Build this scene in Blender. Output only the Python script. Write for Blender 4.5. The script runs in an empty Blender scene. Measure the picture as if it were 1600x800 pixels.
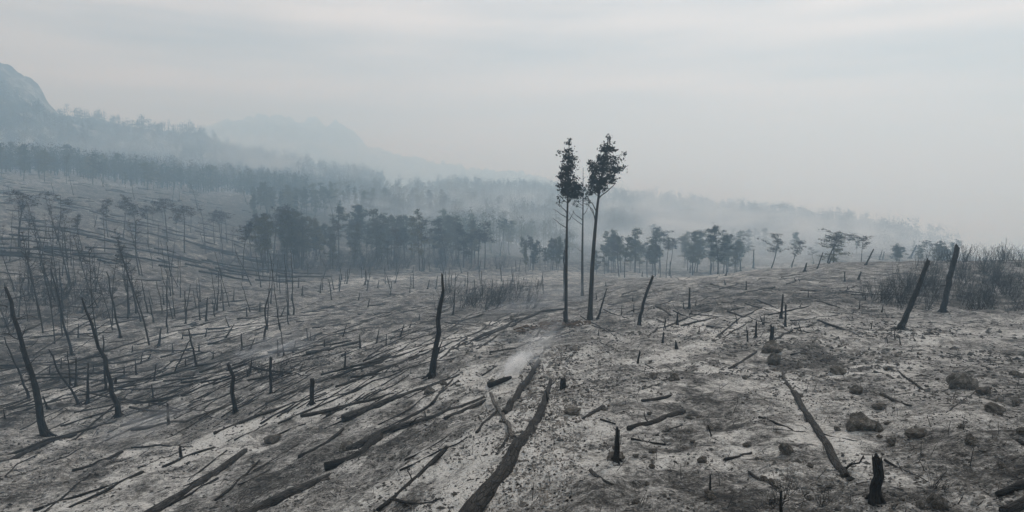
import bpy, math, random
import numpy as np
from math import radians, pi

sc = bpy.context.scene
COL = sc.collection
rng = np.random.default_rng(7)
random.seed(7)

# ------------------------------------------------------------------ camera
FPX, PITCH = 1101.0, radians(4.67)          # focal length in photo pixels (1600 wide)
cam_d = bpy.data.cameras.new('camera'); cam = bpy.data.objects.new('camera', cam_d); COL.objects.link(cam)
cam_d.sensor_width = 36; cam_d.lens = FPX / 1600 * 36
cam_d.clip_start = 0.1; cam_d.clip_end = 9000
cam.location = (0, 0, 0); cam.rotation_euler = (pi / 2 - PITCH, 0, 0)
sc.camera = cam

# ------------------------------------------------------------------ sky, sun, exposure
SUN_EL, SUN_AZ = radians(45), radians(32)   # azimuth clockwise from +Y (ahead, to the right)
W = bpy.data.worlds.new('World'); sc.world = W; W.use_nodes = True
nt = W.node_tree; N = nt.nodes; L = nt.links
for n in list(N): N.remove(n)
out = N.new('ShaderNodeOutputWorld'); bg = N.new('ShaderNodeBackground'); bg.inputs['Strength'].default_value = 0.1
sky = N.new('ShaderNodeTexSky'); sky.sky_type = 'NISHITA'; sky.sun_disc = False
sky.sun_elevation = SUN_EL; sky.sun_rotation = SUN_AZ; sky.dust_density = 1.0
tc = N.new('ShaderNodeTexCoord'); mp = N.new('ShaderNodeMapping')
mp.inputs['Scale'].default_value = (1.3, 1.3, 12.0); mp.inputs['Rotation'].default_value = (0.0, radians(-6), 0)
L.new(tc.outputs['Generated'], mp.inputs['Vector'])
cn = N.new('ShaderNodeTexNoise'); cn.inputs['Scale'].default_value = 1.5; cn.inputs['Detail'].default_value = 5; cn.inputs['Roughness'].default_value = .5
L.new(mp.outputs['Vector'], cn.inputs['Vector'])
cr = N.new('ShaderNodeValToRGB')
cr.color_ramp.elements[0].position = .34; cr.color_ramp.elements[0].color = (3.2, 3.4, 3.65, 1)
cr.color_ramp.elements[1].position = .66; cr.color_ramp.elements[1].color = (8.0, 7.9, 7.8, 1)
L.new(cn.outputs['Fac'], cr.inputs['Fac'])
mx = N.new('ShaderNodeMixRGB'); mx.inputs['Fac'].default_value = .93
L.new(sky.outputs['Color'], mx.inputs['Color1']); L.new(cr.outputs['Color'], mx.inputs['Color2'])
L.new(mx.outputs['Color'], bg.inputs['Color']); L.new(bg.outputs['Background'], out.inputs['Surface'])

sd = bpy.data.lights.new('sun', 'SUN'); sd.energy = 1.5; sd.angle = radians(10); sd.color = (1, .99, .97)
sun = bpy.data.objects.new('sun', sd); COL.objects.link(sun)
sun.rotation_euler = (pi / 2 - SUN_EL, 0, pi - SUN_AZ)   # lamp -Z points away from the sun direction

sc.view_settings.view_transform = 'Standard'; sc.view_settings.look = 'None'
sc.view_settings.exposure = 0.31; sc.view_settings.gamma = 1; sc.view_settings.use_curve_mapping = False
sc.render.engine = 'CYCLES'
sc.cycles.use_denoising = True
sc.cycles.max_bounces = 8; sc.cycles.diffuse_bounces = 3; sc.cycles.volume_bounces = 6; sc.cycles.transparent_max_bounces = 16
sc.cycles.volume_max_steps = 256

# ------------------------------------------------------------------ helpers
CP, SP = math.cos(PITCH), math.sin(PITCH)
def ray(u, v):
    x = (u - 800) / FPX; y = (400 - v) / FPX
    return np.array([x, CP + y * SP, -SP + y * CP])
def az_of(u, v=450):
    d = ray(u, v); return math.atan2(d[0], d[1])

def hash2(ix, iy, s):
    h = (ix.astype(np.int64) * 374761393 + iy.astype(np.int64) * 668265263 + s * 974634777) & 0x7fffffff
    h = ((h ^ (h >> 13)) * 1274126177) & 0x7fffffff
    h = (h ^ (h >> 16)) & 0xffff
    return h / 65535.0
def vnoise(x, y, s=0):
    x = np.asarray(x, float); y = np.asarray(y, float)
    ix = np.floor(x); iy = np.floor(y); fx = x - ix; fy = y - iy
    fx = fx * fx * fx * (fx * (fx * 6 - 15) + 10); fy = fy * fy * fy * (fy * (fy * 6 - 15) + 10)
    a = hash2(ix, iy, s); b = hash2(ix + 1, iy, s); c = hash2(ix, iy + 1, s); d = hash2(ix + 1, iy + 1, s)
    return (a + (b - a) * fx) * (1 - fy) + (c + (d - c) * fx) * fy - .5

# ------------------------------------------------------------------ terrain profiles: photo column -> (distance, row) of the ground
PROF = {
 -350: [(24,800),(34,700),(46,620),(60,540),(80,470),(105,410),(150,345),(200,300),(250,270),(330,255),(450,245)],
 0:    [(20,800),(28,720),(34,680),(40,640),(52,560),(64,500),(82,430),(105,380),(150,330),(200,298),(250,276),(330,262),(430,255)],
 200:  [(17,800),(24,720),(30,680),(37,640),(42,610),(52,555),(65,500),(85,437),(110,395),(150,348),(200,310),(250,288),(330,275),(430,268)],
 400:  [(13.5,800),(18,730),(24,660),(30,610),(38,560),(52,510),(70,470),(100,440),(130,416),(170,375),(220,335),(260,312),(350,295),(450,283)],
 600:  [(11,800),(15,705),(19,650),(25,595),(33,548),(45,508),(65,472),(90,447),(115,428),(130,418),(160,397),(200,372),(240,350),(300,325),(360,310),(450,297),(550,290)],
 750:  [(9,800),(12,705),(15,650),(18.5,610),(23,575),(29,542),(39,505),(55,475),(80,450),(105,430),(130,416),(160,402),(200,388),(260,362),(340,328),(430,306),(520,293)],
 880:  [(8,800),(11,695),(14,635),(18,592),(23,560),(30,528),(38,502),(50,476),(65,456),(85,440),(105,430),(130,420),(160,408),(210,390),(280,355),(360,322),(450,305),(550,301)],
 1000: [(8,800),(11,700),(14.5,632),(19,580),(25,540),(32,507),(40,480),(52,456),(68,438),(80,432),(100,440),(130,432),(170,412),(230,385),(300,348),(380,322),(470,312)],
 1200: [(8,800),(11,700),(14.5,635),(19,585),(25,540),(33,500),(42,470),(52,448),(62,430),(72,419),(95,435),(130,425),(180,405),(250,378),(320,352),(400,340),(480,335)],
 1300: [(8,800),(11,702),(14.5,637),(19,585),(25,543),(33,503),(42,468),(52,438),(62,415),(70,406),(95,425),(140,410),(190,397),(260,376),(340,358),(430,348)],
 1400: [(8,800),(11,705),(14.5,640),(19,588),(25,548),(32,512),(40,477),(50,442),(60,416),(68,404),(90,420),(130,412),(180,402),(250,388),(330,370),(420,360)],
 1500: [(8,800),(11,708),(14.5,642),(19,590),(25,550),(32,514),(40,480),(50,445),(58,420),(66,403),(90,425),(150,418),(250,402),(330,390),(420,385)],
 1600: [(8,800),(11,710),(14.5,645),(19,592),(25,552),(32,516),(40,482),(50,447),(58,421),(66,400),(90,425),(150,425),(330,415)],
 2000: [(8,800),(11,710),(14.5,645),(19,592),(25,552),(32,516),(40,482),(50,447),(58,421),(66,400),(90,425),(150,425),(330,415)],
}
NR, NA = 420, 1080
LR0, LR1 = math.log(1.5), math.log(2700.)
LR = np.linspace(LR0, LR1, NR); RR = np.exp(LR)
cols = []; azs = []
for u in sorted(PROF):
    rs, zs = [1.5, 3.0], [-3.15, -3.2]
    for r, v in PROF[u]:
        d = ray(u, v); rs.append(r); zs.append(r * d[2] / math.hypot(d[0], d[1]))
    tail = 12. if u < 500 else -25. if u < 1100 else -85.
    rs += [800, 1300, 2700]; zs += [zs[-1] * .6 + tail * .4 if tail > -50 else -80, tail, tail - 20]
    cols.append(np.interp(LR, np.log(rs), zs)); azs.append(az_of(u))
back = np.interp(LR, np.log([1.5, 6, 30, 100, 300, 2700]), [-3.15, -3.2, -2.5, -1, 0, -20])
azs = [-pi, -2.2] + azs + [2.2, pi]; cols = [back, back] + cols + [back, back]
cols = np.array(cols); AZ = np.linspace(-pi, pi, NA)
G = np.empty((NA, NR))
for j in range(NR): G[:, j] = np.interp(AZ, azs, cols[:, j])
def gsm(a, s, axis):
    k = int(s * 3); w = np.exp(-.5 * (np.arange(-k, k + 1) / s) ** 2); w /= w.sum()
    p = np.pad(a, [(k, k) if i == axis else (0, 0) for i in range(2)], mode='edge')
    return np.apply_along_axis(lambda m: np.convolve(m, w, 'valid'), axis, p)
G = gsm(gsm(G, 5, 1), 7, 0)
G[:, :30] = G[:, :30] * np.linspace(0, 1, 30) + -3.17 * (1 - np.linspace(0, 1, 30))

def base_h(x, y):
    r = np.hypot(x, y); a = np.arctan2(x, y)
    fa = np.clip((a + pi) / (2 * pi) * (NA - 1), 0, NA - 1.001)
    fr = np.clip((np.log(np.maximum(r, 1.5)) - LR0) / (LR1 - LR0) * (NR - 1), 0, NR - 1.001)
    ia = fa.astype(int); ir = fr.astype(int); ta = fa - ia; tr = fr - ir
    return (G[ia, ir] * (1 - ta) + G[ia + 1, ir] * ta) * (1 - tr) + (G[ia, ir + 1] * (1 - ta) + G[ia + 1, ir + 1] * ta) * tr
CA, SA = math.cos(radians(22)), math.sin(radians(22))   # the way most logs fell
def detail(x, y, r=None):
    if r is None: r = np.hypot(x, y)
    p = x * CA - y * SA; q = x * SA + y * CA             # q runs along the fallen logs
    h = .55 * vnoise(p / 9, q / 14, 1) + .30 * vnoise(p / 3.1, q / 6, 2)
    ridge = 1 - 2 * np.abs(vnoise(p / 1.5, q / 5.0, 3)) * 2
    left = np.clip((3 - x) / 10, 0, 1)
    h = h + .09 * ridge * (.35 + .65 * left) + .12 * vnoise(x / 1.3, y / 1.3, 4)
    h = h + .11 * vnoise(x / .6, y / .6, 5) * np.clip(1.6 - r / 60, .2, 1)
    h = h + .065 * vnoise(x / .27, y / .27, 6) * np.clip(1.5 - r / 25, 0, 1)
    h = h + .036 * vnoise(x / .11, y / .11, 8) * np.clip(1.5 - r / 14, 0, 1)
    h = h + np.clip(r / 200 - .4, 0, 1.5) * (2.2 * vnoise(x / 40, y / 40, 9) + .8 * vnoise(x / 14, y / 14, 10) + .35 * vnoise(x / 7, y / 4, 12))
    return h * np.clip((r - 1.5) / 3, 0, 1)
def H(x, y):
    x = np.asarray(x, float); y = np.asarray(y, float)
    return base_h(x, y) + detail(x, y)
TR = np.exp(np.linspace(math.log(3.), math.log(900.), 2200))
def at(u, v):
    """the point of the ground that photo pixel (u, v) looks at"""
    d = ray(u, v); d = d / math.hypot(d[0], d[1])
    X, Y, Z = d[0] * TR, d[1] * TR, d[2] * TR
    hit = np.nonzero(H(X, Y) >= Z)[0]
    k = hit[0] if len(hit) else int(np.argmin(Z - H(X, Y)))
    return np.array([X[k], Y[k], float(H(X[k], Y[k]))])
def dist(p): return float(np.linalg.norm(p))
def mpp(p): return float(p[1] * CP - p[2] * SP) / FPX    # metres per photo pixel at that point

def tag(o, label=None, cat=None, group=None, kind=None):
    if label: o['label'] = label
    if cat: o['category'] = cat
    if group: o['group'] = group
    if kind: o['kind'] = kind
    return o
def mk_mesh(name, v, f, mat=None, smooth=True):
    me = bpy.data.meshes.new(name)
    me.from_pydata(np.asarray(v, float).tolist(), [], [tuple(int(i) for i in q) for q in f]); me.update()
    if smooth: me.polygons.foreach_set('use_smooth', [True] * len(me.polygons))
    if mat: me.materials.append(mat)
    if getattr(v, 'bk', None) is not None and len(v.bk) == len(me.vertices):
        me.attributes.new('bark', 'FLOAT_VECTOR', 'POINT').data.foreach_set('vector', np.asarray(v.bk, np.float32).ravel())
    return me
def mk_fast(name, v, f, mat=None, smooth=False):
    """v (n,3), f (m,k) arrays, all faces of one size"""
    v = np.asarray(v, np.float32); f = np.asarray(f, np.int32); k = f.shape[1]
    me = bpy.data.meshes.new(name)
    me.vertices.add(len(v)); me.vertices.foreach_set('co', v.ravel())
    me.loops.add(f.size); me.loops.foreach_set('vertex_index', f.ravel())
    me.polygons.add(len(f)); me.polygons.foreach_set('loop_start', np.arange(0, f.size, k, dtype=np.int32))
    me.polygons.foreach_set('use_smooth', np.full(len(f), smooth))
    me.update(calc_edges=True); me.validate()
    if mat: me.materials.append(mat)
    return me
def link(name, me, loc=(0, 0, 0), parent=None, rot=(0, 0, 0), scale=(1, 1, 1)):
    o = bpy.data.objects.new(name, me); COL.objects.link(o)
    o.location = tuple(float(c) for c in loc); o.rotation_euler = rot; o.scale = scale
    if parent: o.parent = parent
    return o
def empty(name, loc, rot=(0, 0, 0), scale=(1, 1, 1)):
    o = link(name, None, loc, None, rot, scale); o.empty_display_size = .3; return o

class VA(np.ndarray):
    bk = None
def tube(P, R, n=8, jag=0., rough=0., seed=0, taper_end=False):
    """tapered, uneven, closed tube along the points P; jag = height of a splintered far end"""
    P = np.asarray(P, float); R = np.asarray(R, float); m = len(P)
    g = np.random.default_rng(seed)
    T = np.gradient(P, axis=0); T /= np.linalg.norm(T, axis=1)[:, None] + 1e-9
    a = np.array([1., 0, 0]) if abs(T[0][0]) < .8 else np.array([0, 1., 0])
    V = []; ang = np.arange(n) / n * 2 * pi
    lob = g.uniform(-1, 1, n)
    for i in range(m):
        b = np.cross(T[i], a); b /= np.linalg.norm(b) + 1e-9; a = np.cross(b, T[i])
        rr = R[i] * (1 + rough * (.55 * lob + .6 * g.uniform(-1, 1, n)))
        off = (np.cos(ang)[:, None] * a + np.sin(ang)[:, None] * b) * rr[:, None]
        ring = P[i] + off
        if i == m - 1 and jag: ring = ring + T[i] * (g.uniform(-.2, 1., n) * jag)[:, None]
        V.append(ring)
    V = np.concatenate(V); F = []
    sl = np.concatenate([[0], np.cumsum(np.linalg.norm(np.diff(P, axis=0), axis=1))]) + seed % 97; rm = float(R.mean())
    bk = np.stack([np.tile(np.cos(ang) * rm, m), np.tile(np.sin(ang) * rm, m), np.repeat(sl, n)], 1)
    bk = np.vstack([bk, [[0, 0, sl[0]], [0, 0, sl[-1]]]])
    for i in range(m - 1):
        for k in range(n):
            k2 = (k + 1) % n; F.append((i * n + k, i * n + k2, (i + 1) * n + k2, (i + 1) * n + k))
    c0 = len(V); V = np.vstack([V, P[0] - T[0] * R[0] * .15, P[-1] - T[-1] * (jag * .3)])
    for k in range(n):
        k2 = (k + 1) % n; F.append((k2, k, c0)); F.append(((m - 1) * n + k, (m - 1) * n + k2, c0 + 1))
    V = V.view(VA); V.bk = bk
    return V, F
def join(parts):
    V, F, o = [], [], 0
    for v, f in parts:
        V.append(np.array(v, float)); F += [tuple(i + o for i in q) for q in f]; o += len(v)
    V = np.concatenate(V).view(VA); V.bk = np.concatenate([v.bk for v, f in parts])
    return V, F

# ------------------------------------------------------------------ materials
def newmat(name):
    m = bpy.data.materials.new(name); m.use_nodes = True
    nt = m.node_tree; return m, nt.nodes, nt.links, nt.nodes['Principled BSDF']
def noise(N, L, vec, scale, detail=4, rough=.55, dist=0.):
    n = N.new('ShaderNodeTexNoise'); n.inputs['Scale'].default_value = scale; n.inputs['Detail'].default_value = detail
    n.inputs['Roughness'].default_value = rough; n.inputs['Distortion'].default_value = dist
    if vec is not None: L.new(vec, n.inputs['Vector'])
    return n.outputs['Fac']
def ramp(N, L, fac, stops):
    r = N.new('ShaderNodeValToRGB'); e = r.color_ramp.elements
    while len(e) < len(stops): e.new(.5)
    for k, (p, c) in enumerate(stops):
        e[k].position = p; e[k].color = (c, c, c, 1) if isinstance(c, (int, float)) else (*c, 1)
    L.new(fac, r.inputs['Fac']); return r.outputs['Color']
def math_n(N, L, op, a, b, clamp=False):
    m = N.new('ShaderNodeMath'); m.operation = op; m.use_clamp = clamp
    for k, s in enumerate((a, b)):
        if isinstance(s, (int, float)): m.inputs[k].default_value = s
        else: L.new(s, m.inputs[k])
    return m.outputs[0]
def mix(N, L, fac, a, b):
    m = N.new('ShaderNodeMixRGB')
    for k, s in (('Fac', fac), ('Color1', a), ('Color2', b)):
        if isinstance(s, (int, float)): m.inputs[k].default_value = s
        elif isinstance(s, tuple): m.inputs[k].default_value = (*s, 1)
        else: L.new(s, m.inputs[k])
    return m.outputs['Color']
def bump(N, L, bs, h, strength, distance):
    b = N.new('ShaderNodeBump'); b.inputs['Strength'].default_value = strength; b.inputs['Distance'].default_value = distance
    L.new(h, b.inputs['Height']); L.new(b.outputs['Normal'], bs.inputs['Normal']); return b

def ground_material():
    m, N, L, bs = newmat('burnt_ground')
    tc = N.new('ShaderNodeTexCoord').outputs['Object']
    mp = N.new('ShaderNodeMapping'); mp.inputs['Rotation'].default_value = (0, 0, radians(22)); mp.inputs['Scale'].default_value = (1, .28, .6)
    L.new(tc, mp.inputs['Vector']); st = mp.outputs['Vector']
    at_ = N.new('ShaderNodeAttribute'); at_.attribute_name = 'ash'; ash = at_.outputs['Fac']
    big = noise(N, L, tc, .16, 5, .6, .6)
    streak = noise(N, L, st, .9, 6, .62, .5)
    med = noise(N, L, tc, 1.4, 6, .68, .4)
    mq = N.new('ShaderNodeMapping'); mq.inputs['Scale'].default_value = (.17, .42, .5); L.new(tc, mq.inputs['Vector'])
    far = noise(N, L, mq.outputs['Vector'], 1.2, 7, .68, .4)
    sx = N.new('ShaderNodeSeparateXYZ'); L.new(tc, sx.inputs[0]); fr = N.new('ShaderNodeMapRange'); fr.inputs['From Min'].default_value = 45; fr.inputs['From Max'].default_value = 90; L.new(sx.outputs['Y'], fr.inputs['Value'])
    streak = mix(N, L, fr.outputs[0], streak, far)
    fine = noise(N, L, tc, 9, 5, .7)
    grit = noise(N, L, tc, 38, 3, .7)
    s = math_n(N, L, 'MULTIPLY', big, .20)
    s = math_n(N, L, 'ADD', s, math_n(N, L, 'MULTIPLY', streak, .36))
    s = math_n(N, L, 'ADD', s, math_n(N, L, 'MULTIPLY', med, .62))
    s = math_n(N, L, 'ADD', s, math_n(N, L, 'MULTIPLY', fine, .70))
    s = math_n(N, L, 'ADD', s, math_n(N, L, 'MULTIPLY', grit, .46))
    s = math_n(N, L, 'ADD', s, -.688)
    s = math_n(N, L, 'ADD', s, math_n(N, L, 'MULTIPLY', ash, .18))
    s = math_n(N, L, 'ADD', math_n(N, L, 'MULTIPLY', s, 1.32), -.155)
    col = ramp(N, L, s, [(.24, (.024, .0235, .023)), (.38, (.076, .074, .070)), (.49, (.178, .176, .168)), (.60, (.345, .34, .325)), (.78, (.66, .65, .62))])
    sp = ramp(N, L, noise(N, L, tc, 22, 2, .6, .3), [(.36, 0.), (.43, 1.)])     # scattered bits of charcoal
    col = mix(N, L, sp, mix(N, L, .6, col, (.02, .02, .021)), col)
    L.new(col, bs.inputs['Base Color']); bs.inputs['Roughness'].default_value = .95; bs.inputs['Specular IOR Level'].default_value = .15
    hgt = math_n(N, L, 'ADD', math_n(N, L, 'MULTIPLY', med, .5), math_n(N, L, 'MULTIPLY', fine, .5))
    hgt = math_n(N, L, 'ADD', hgt, math_n(N, L, 'MULTIPLY', grit, .18))
    bump(N, L, bs, hgt, 1.0, .2)
    return m
def bark_material(name, dark, light, amount=.5, own=True, sc_=6.):
    """charred bark, its grain running along the trunk"""
    m, N, L, bs = newmat(name)
    if own:
        a_ = N.new('ShaderNodeAttribute'); a_.attribute_name = 'bark'; tc = a_.outputs['Vector']
    else: tc = N.new('ShaderNodeTexCoord').outputs['Object']
    mp = N.new('ShaderNodeMapping'); mp.inputs['Scale'].default_value = (1, 1, .16); L.new(tc, mp.inputs['Vector']); gr = mp.outputs['Vector']
    a = noise(N, L, tc, sc_ * .35, 4, .6); b = noise(N, L, gr, sc_ * 4, 5, .7, .3); c = noise(N, L, tc, sc_ * 5, 3, .7)
    s = math_n(N, L, 'ADD', math_n(N, L, 'MULTIPLY', a, .45), math_n(N, L, 'MULTIPLY', b, .55))
    col = ramp(N, L, s, [(.5 - amount * .18, dark), (.60 - amount * .12, tuple((d + l) / 2 * .6 for d, l in zip(dark, light))), (.74 - amount * .12, light)])
    ve = N.new('ShaderNodeTexVoronoi'); ve.feature = 'DISTANCE_TO_EDGE'; ve.inputs['Scale'].default_value = sc_ * 4; L.new(gr if own else tc, ve.inputs['Vector'])
    crk = ramp(N, L, ve.outputs['Distance'], [(.02, 1.), (.12, 0.)])
    col = mix(N, L, math_n(N, L, 'MULTIPLY', crk, .85), col, (.006, .006, .006))
    L.new(col, bs.inputs['Base Color']); bs.inputs['Roughness'].default_value = .85; bs.inputs['Specular IOR Level'].default_value = .25
    vo = N.new('ShaderNodeTexVoronoi'); vo.inputs['Scale'].default_value = sc_ * 3.2; L.new(gr, vo.inputs['Vector'])
    h = math_n(N, L, 'ADD', math_n(N, L, 'MULTIPLY', b, 1.), math_n(N, L, 'MULTIPLY', vo.outputs['Distance'], .5)); h = math_n(N, L, 'ADD', h, math_n(N, L, 'MULTIPLY', c, .4)); h = math_n(N, L, 'SUBTRACT', h, math_n(N, L, 'MULTIPLY', crk, .35))
    bump(N, L, bs, h, 1., .05)
    return m
def foliage_material(name, c1, c2):
    m, N, L, bs = newmat(name)
    oi = N.new('ShaderNodeObjectInfo').outputs['Random']
    tc = N.new('ShaderNodeTexCoord').outputs['Object']
    n = noise(N, L, tc, .9, 3, .6)
    f = math_n(N, L, 'ADD', math_n(N, L, 'MULTIPLY', oi, .6), math_n(N, L, 'MULTIPLY', n, .5))
    L.new(ramp(N, L, f, [(.25, c1), (.85, c2)]), bs.inputs['Base Color'])
    bs.inputs['Roughness'].default_value = .9; bs.inputs['Specular IOR Level'].default_value = .1
    return m
def rock_material():
    m, N, L, bs = newmat('sooty_rock')
    tc = N.new('ShaderNodeTexCoord').outputs['Object']
    a = noise(N, L, tc, 1.6, 5, .65); b = noise(N, L, tc, 11, 4, .7)
    s = math_n(N, L, 'ADD', math_n(N, L, 'MULTIPLY', a, .6), math_n(N, L, 'MULTIPLY', b, .4))
    L.new(ramp(N, L, s, [(.34, (.025, .024, .022)), (.50, (.10, .092, .080)), (.62, (.27, .255, .23))]), bs.inputs['Base Color'])
    bs.inputs['Roughness'].default_value = .95; bs.inputs['Specular IOR Level'].default_value = .15
    bump(N, L, bs, s, .8, .12); return m
def simple(name, c, rough=.9, var=.5, scale=8.):
    m, N, L, bs = newmat(name)
    tc = N.new('ShaderNodeTexCoord').outputs['Object']
    n = noise(N, L, tc, scale, 3, .6)
    L.new(ramp(N, L, n, [(.3, tuple(x * (1 - var) for x in c)), (.7, tuple(min(1, x * (1 + var)) for x in c))]), bs.inputs['Base Color'])
    bs.inputs['Roughness'].default_value = rough; bs.inputs['Specular IOR Level'].default_value = .15
    return m
def mountain_material():
    m, N, L, bs = newmat('mountain_slope')
    tc = N.new('ShaderNodeTexCoord').outputs['Object']
    a = noise(N, L, tc, .03, 6, .65); b = noise(N, L, tc, .15, 5, .7)
    s = math_n(N, L, 'ADD', math_n(N, L, 'MULTIPLY', a, .5), math_n(N, L, 'MULTIPLY', b, .5))
    L.new(ramp(N, L, s, [(.42, (.018, .026, .022)), (.51, (.055, .06, .05)), (.58, (.27, .265, .25))]), bs.inputs['Base Color'])
    bs.inputs['Roughness'].default_value = 1; bs.inputs['Specular IOR Level'].default_value = 0
    bump(N, L, bs, s, 1., 6.); return m

M_GROUND = ground_material()
M_BLACK = bark_material('charred_wood', (.010, .010, .010), (.085, .082, .078), .3)
M_LOG = bark_material('ashy_charred_log', (.014, .014, .014), (.19, .185, .175), .45)
M_LOG2 = bark_material('scorched_bark', (.014, .0135, .013), (.12, .115, .107), .38)
M_PALE = bark_material('bleached_wood', (.10, .095, .088), (.36, .34, .31), .6)
M_TRUNK = bark_material('scorched_pine_bark', (.022, .020, .018), (.085, .075, .065), .4, False, 2.)
M_STEM = simple('burnt_stem', (.022, .022, .022), .9, .3)
M_DARKLEAF = simple('scorched_foliage', (.018, .021, .018), .9, .5, 3.)
M_PINE = foliage_material('dusty_pine_foliage', (.015, .022, .016), (.095, .090, .042))
M_BURNTPINE = foliage_material('burnt_pine_foliage', (.022, .023, .021), (.055, .050, .040))
M_ROCK = rock_material()
M_COAL = simple('charcoal_bits', (.028, .027, .026), .9, .7, 3.)
M_STONE = simple('ashy_stones', (.21, .20, .185), .95, .7, 2.5)
M_SOIL = simple('baked_soil', (.085, .062, .045), 1, .6, 3.)
M_MOUNT = mountain_material()
M_ROAD = simple('pale_road', (.42, .42, .41), .9, .15, 1.5)

# ------------------------------------------------------------------ ash lines and patches (where logs burnt away), filled in as logs are made
ASH = []            # (x0, y0, x1, y1, width, strength)
def ash_px(u0, v0, u1, v1, w, s):
    a, b = at(u0, v0), at(u1, v1); ASH.append((a[0], a[1], b[0], b[1], w, s))

# ------------------------------------------------------------------ the ground: one sheet, fine in front, coarse behind
half = radians(41)
aa = np.concatenate([np.linspace(-half, half, 820), np.linspace(half, 2 * pi - half, 74)[1:-1]])
rr_ = np.concatenate([[1.5, 2.2, 3., 4.], np.exp(np.linspace(math.log(5.), math.log(120.), 720)), np.exp(np.linspace(math.log(120.), math.log(2600.), 150))[1:]])
A2, R2 = np.meshgrid(aa, rr_, indexing='ij')
GX, GY = (R2 * np.sin(A2)).ravel(), (R2 * np.cos(A2)).ravel(); GZ = H(GX, GY)
na, nr = len(aa), len(rr_)
gv = np.stack([GX, GY, GZ], 1)
I = np.arange(na)[:, None]; J = np.arange(nr - 1)[None, :]; I2 = (I + 1) % na
gf = np.stack([(I * nr + J), (I2 * nr + J), (I2 * nr + J + 1), (I * nr + J + 1)], -1).reshape(-1, 4)[:, ::-1]
me = mk_fast('ground', gv, gf, M_GROUND, True)
ground = link('ground', me); tag(ground, kind='structure')
cap = mk_mesh('ground_cap', np.vstack([[0, 0, -3.17], [(1.6 * math.sin(t), 1.6 * math.cos(t), -3.165) for t in np.linspace(0, 2 * pi, 24, endpoint=False)]]),
              [(0, (k + 1) % 24 + 1, k + 1) for k in range(24)], M_GROUND)
link('soil_patch', cap, (0, 0, 0), ground)

# ------------------------------------------------------------------ the mountains beyond
def mountain(name, sil, R, r0, r1, seed, mat):
    us = [p[0] for p in sil]; azl = [az_of(u, 250) for u in us]
    ez = [ray(u, v)[2] / math.hypot(*ray(u, v)[:2]) * R for u, v in sil]
    A = np.linspace(azl[0], azl[-1], 260); Rg = np.linspace(r0, r1, 120)
    A2, R2 = np.meshgrid(A, Rg, indexing='ij'); X = R2 * np.sin(A2); Y = R2 * np.cos(A2)
    crest = np.interp(A2, azl, ez)
    t = np.where(R2 < R, (R2 - r0) / (R - r0), 1 - (R2 - R) / (r1 - R) * .9)
    prof = np.clip(t, 0, 1) ** .85
    g0 = base_h(X, Y) - 4
    n = (vnoise(X / 60, Y / 60, seed) * 10 + vnoise(X / 24, Y / 24, seed + 1) * 13 + vnoise(X / 9, Y / 9, seed + 2) * 8 + vnoise(X / 4.5, Y / 4.5, seed + 3) * 5) * np.clip(t * 4, 0, 1) * np.clip((1.02 - t) * 4 + .6, 0, 1) * R / 760
    Z = g0 + np.maximum(crest - g0, -3) * prof + n * np.clip((crest - g0) / 25, 0, 1)
    v = np.stack([X, Y, Z], -1).reshape(-1, 3); m = len(Rg)
    I = np.arange(len(A) - 1)[:, None]; J = np.arange(m - 1)[None, :]
    f = np.stack([I * m + J, I * m + J + 1, (I + 1) * m + J + 1, (I + 1) * m + J], -1).reshape(-1, 4)[:, ::-1]
    o = link(name, mk_fast(name, v, f, mat, True)); tag(o, kind='structure')
    return A, Rg, Z
MT1 = mountain('mountain', [(-420,60),(-200,75),(-90,78),(0,88),(18,94),(45,118),(65,134),(78,158),(95,174),(130,184),(180,194),(230,207),(270,215),(320,224),(360,240),(420,252),(480,262),(560,275),(600,285)], 620, 390, 880, 21, M_MOUNT)
MT2 = mountain('mountain', [(150,250),(250,222),(330,196),(400,188),(480,187),(530,199),(560,220),(590,240),(640,254),(720,266),(790,270),(840,278),(880,296),(930,310)], 1350, 900, 1900, 31, M_MOUNT)

# ------------------------------------------------------------------ pale roads in the valley
def road(pts, w):
    P = np.array([at(*p) for p in pts]); t = np.linspace(0, 1, 40); s = np.linspace(0, 1, len(P))
    X = np.interp(t, s, P[:, 0]); Y = np.interp(t, s, P[:, 1])
    X = np.convolve(np.pad(X, 4, mode='edge'), np.ones(9) / 9, 'valid'); Y = np.convolve(np.pad(Y, 4, mode='edge'), np.ones(9) / 9, 'valid')
    dx, dy = np.gradient(X), np.gradient(Y); l = np.hypot(dx, dy); nx, ny = -dy / l, dx / l
    V = []
    for k in range(40):
        zc = max(float(H(X[k] + nx[k] * q, Y[k] + ny[k] * q)) for q in (-w / 2, 0, w / 2))
        for q, dz in ((-w / 2 - 1.5, -1.2), (-w / 2, .25), (w / 2, .25), (w / 2 + 1.5, -1.2)):
            V.append((X[k] + nx[k] * q, Y[k] + ny[k] * q, zc + dz))
    F = [(k * 4 + j, k * 4 + j + 1, k * 4 + j + 5, k * 4 + j + 4) for k in range(39) for j in range(3)]
    tag(link('road', mk_mesh('road', V, F, M_ROAD)), kind='structure')
road([(765, 368), (790, 375), (820, 382), (850, 390)], 6.5)
road([(668, 322), (678, 313), (672, 304), (660, 298)], 7)

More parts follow.
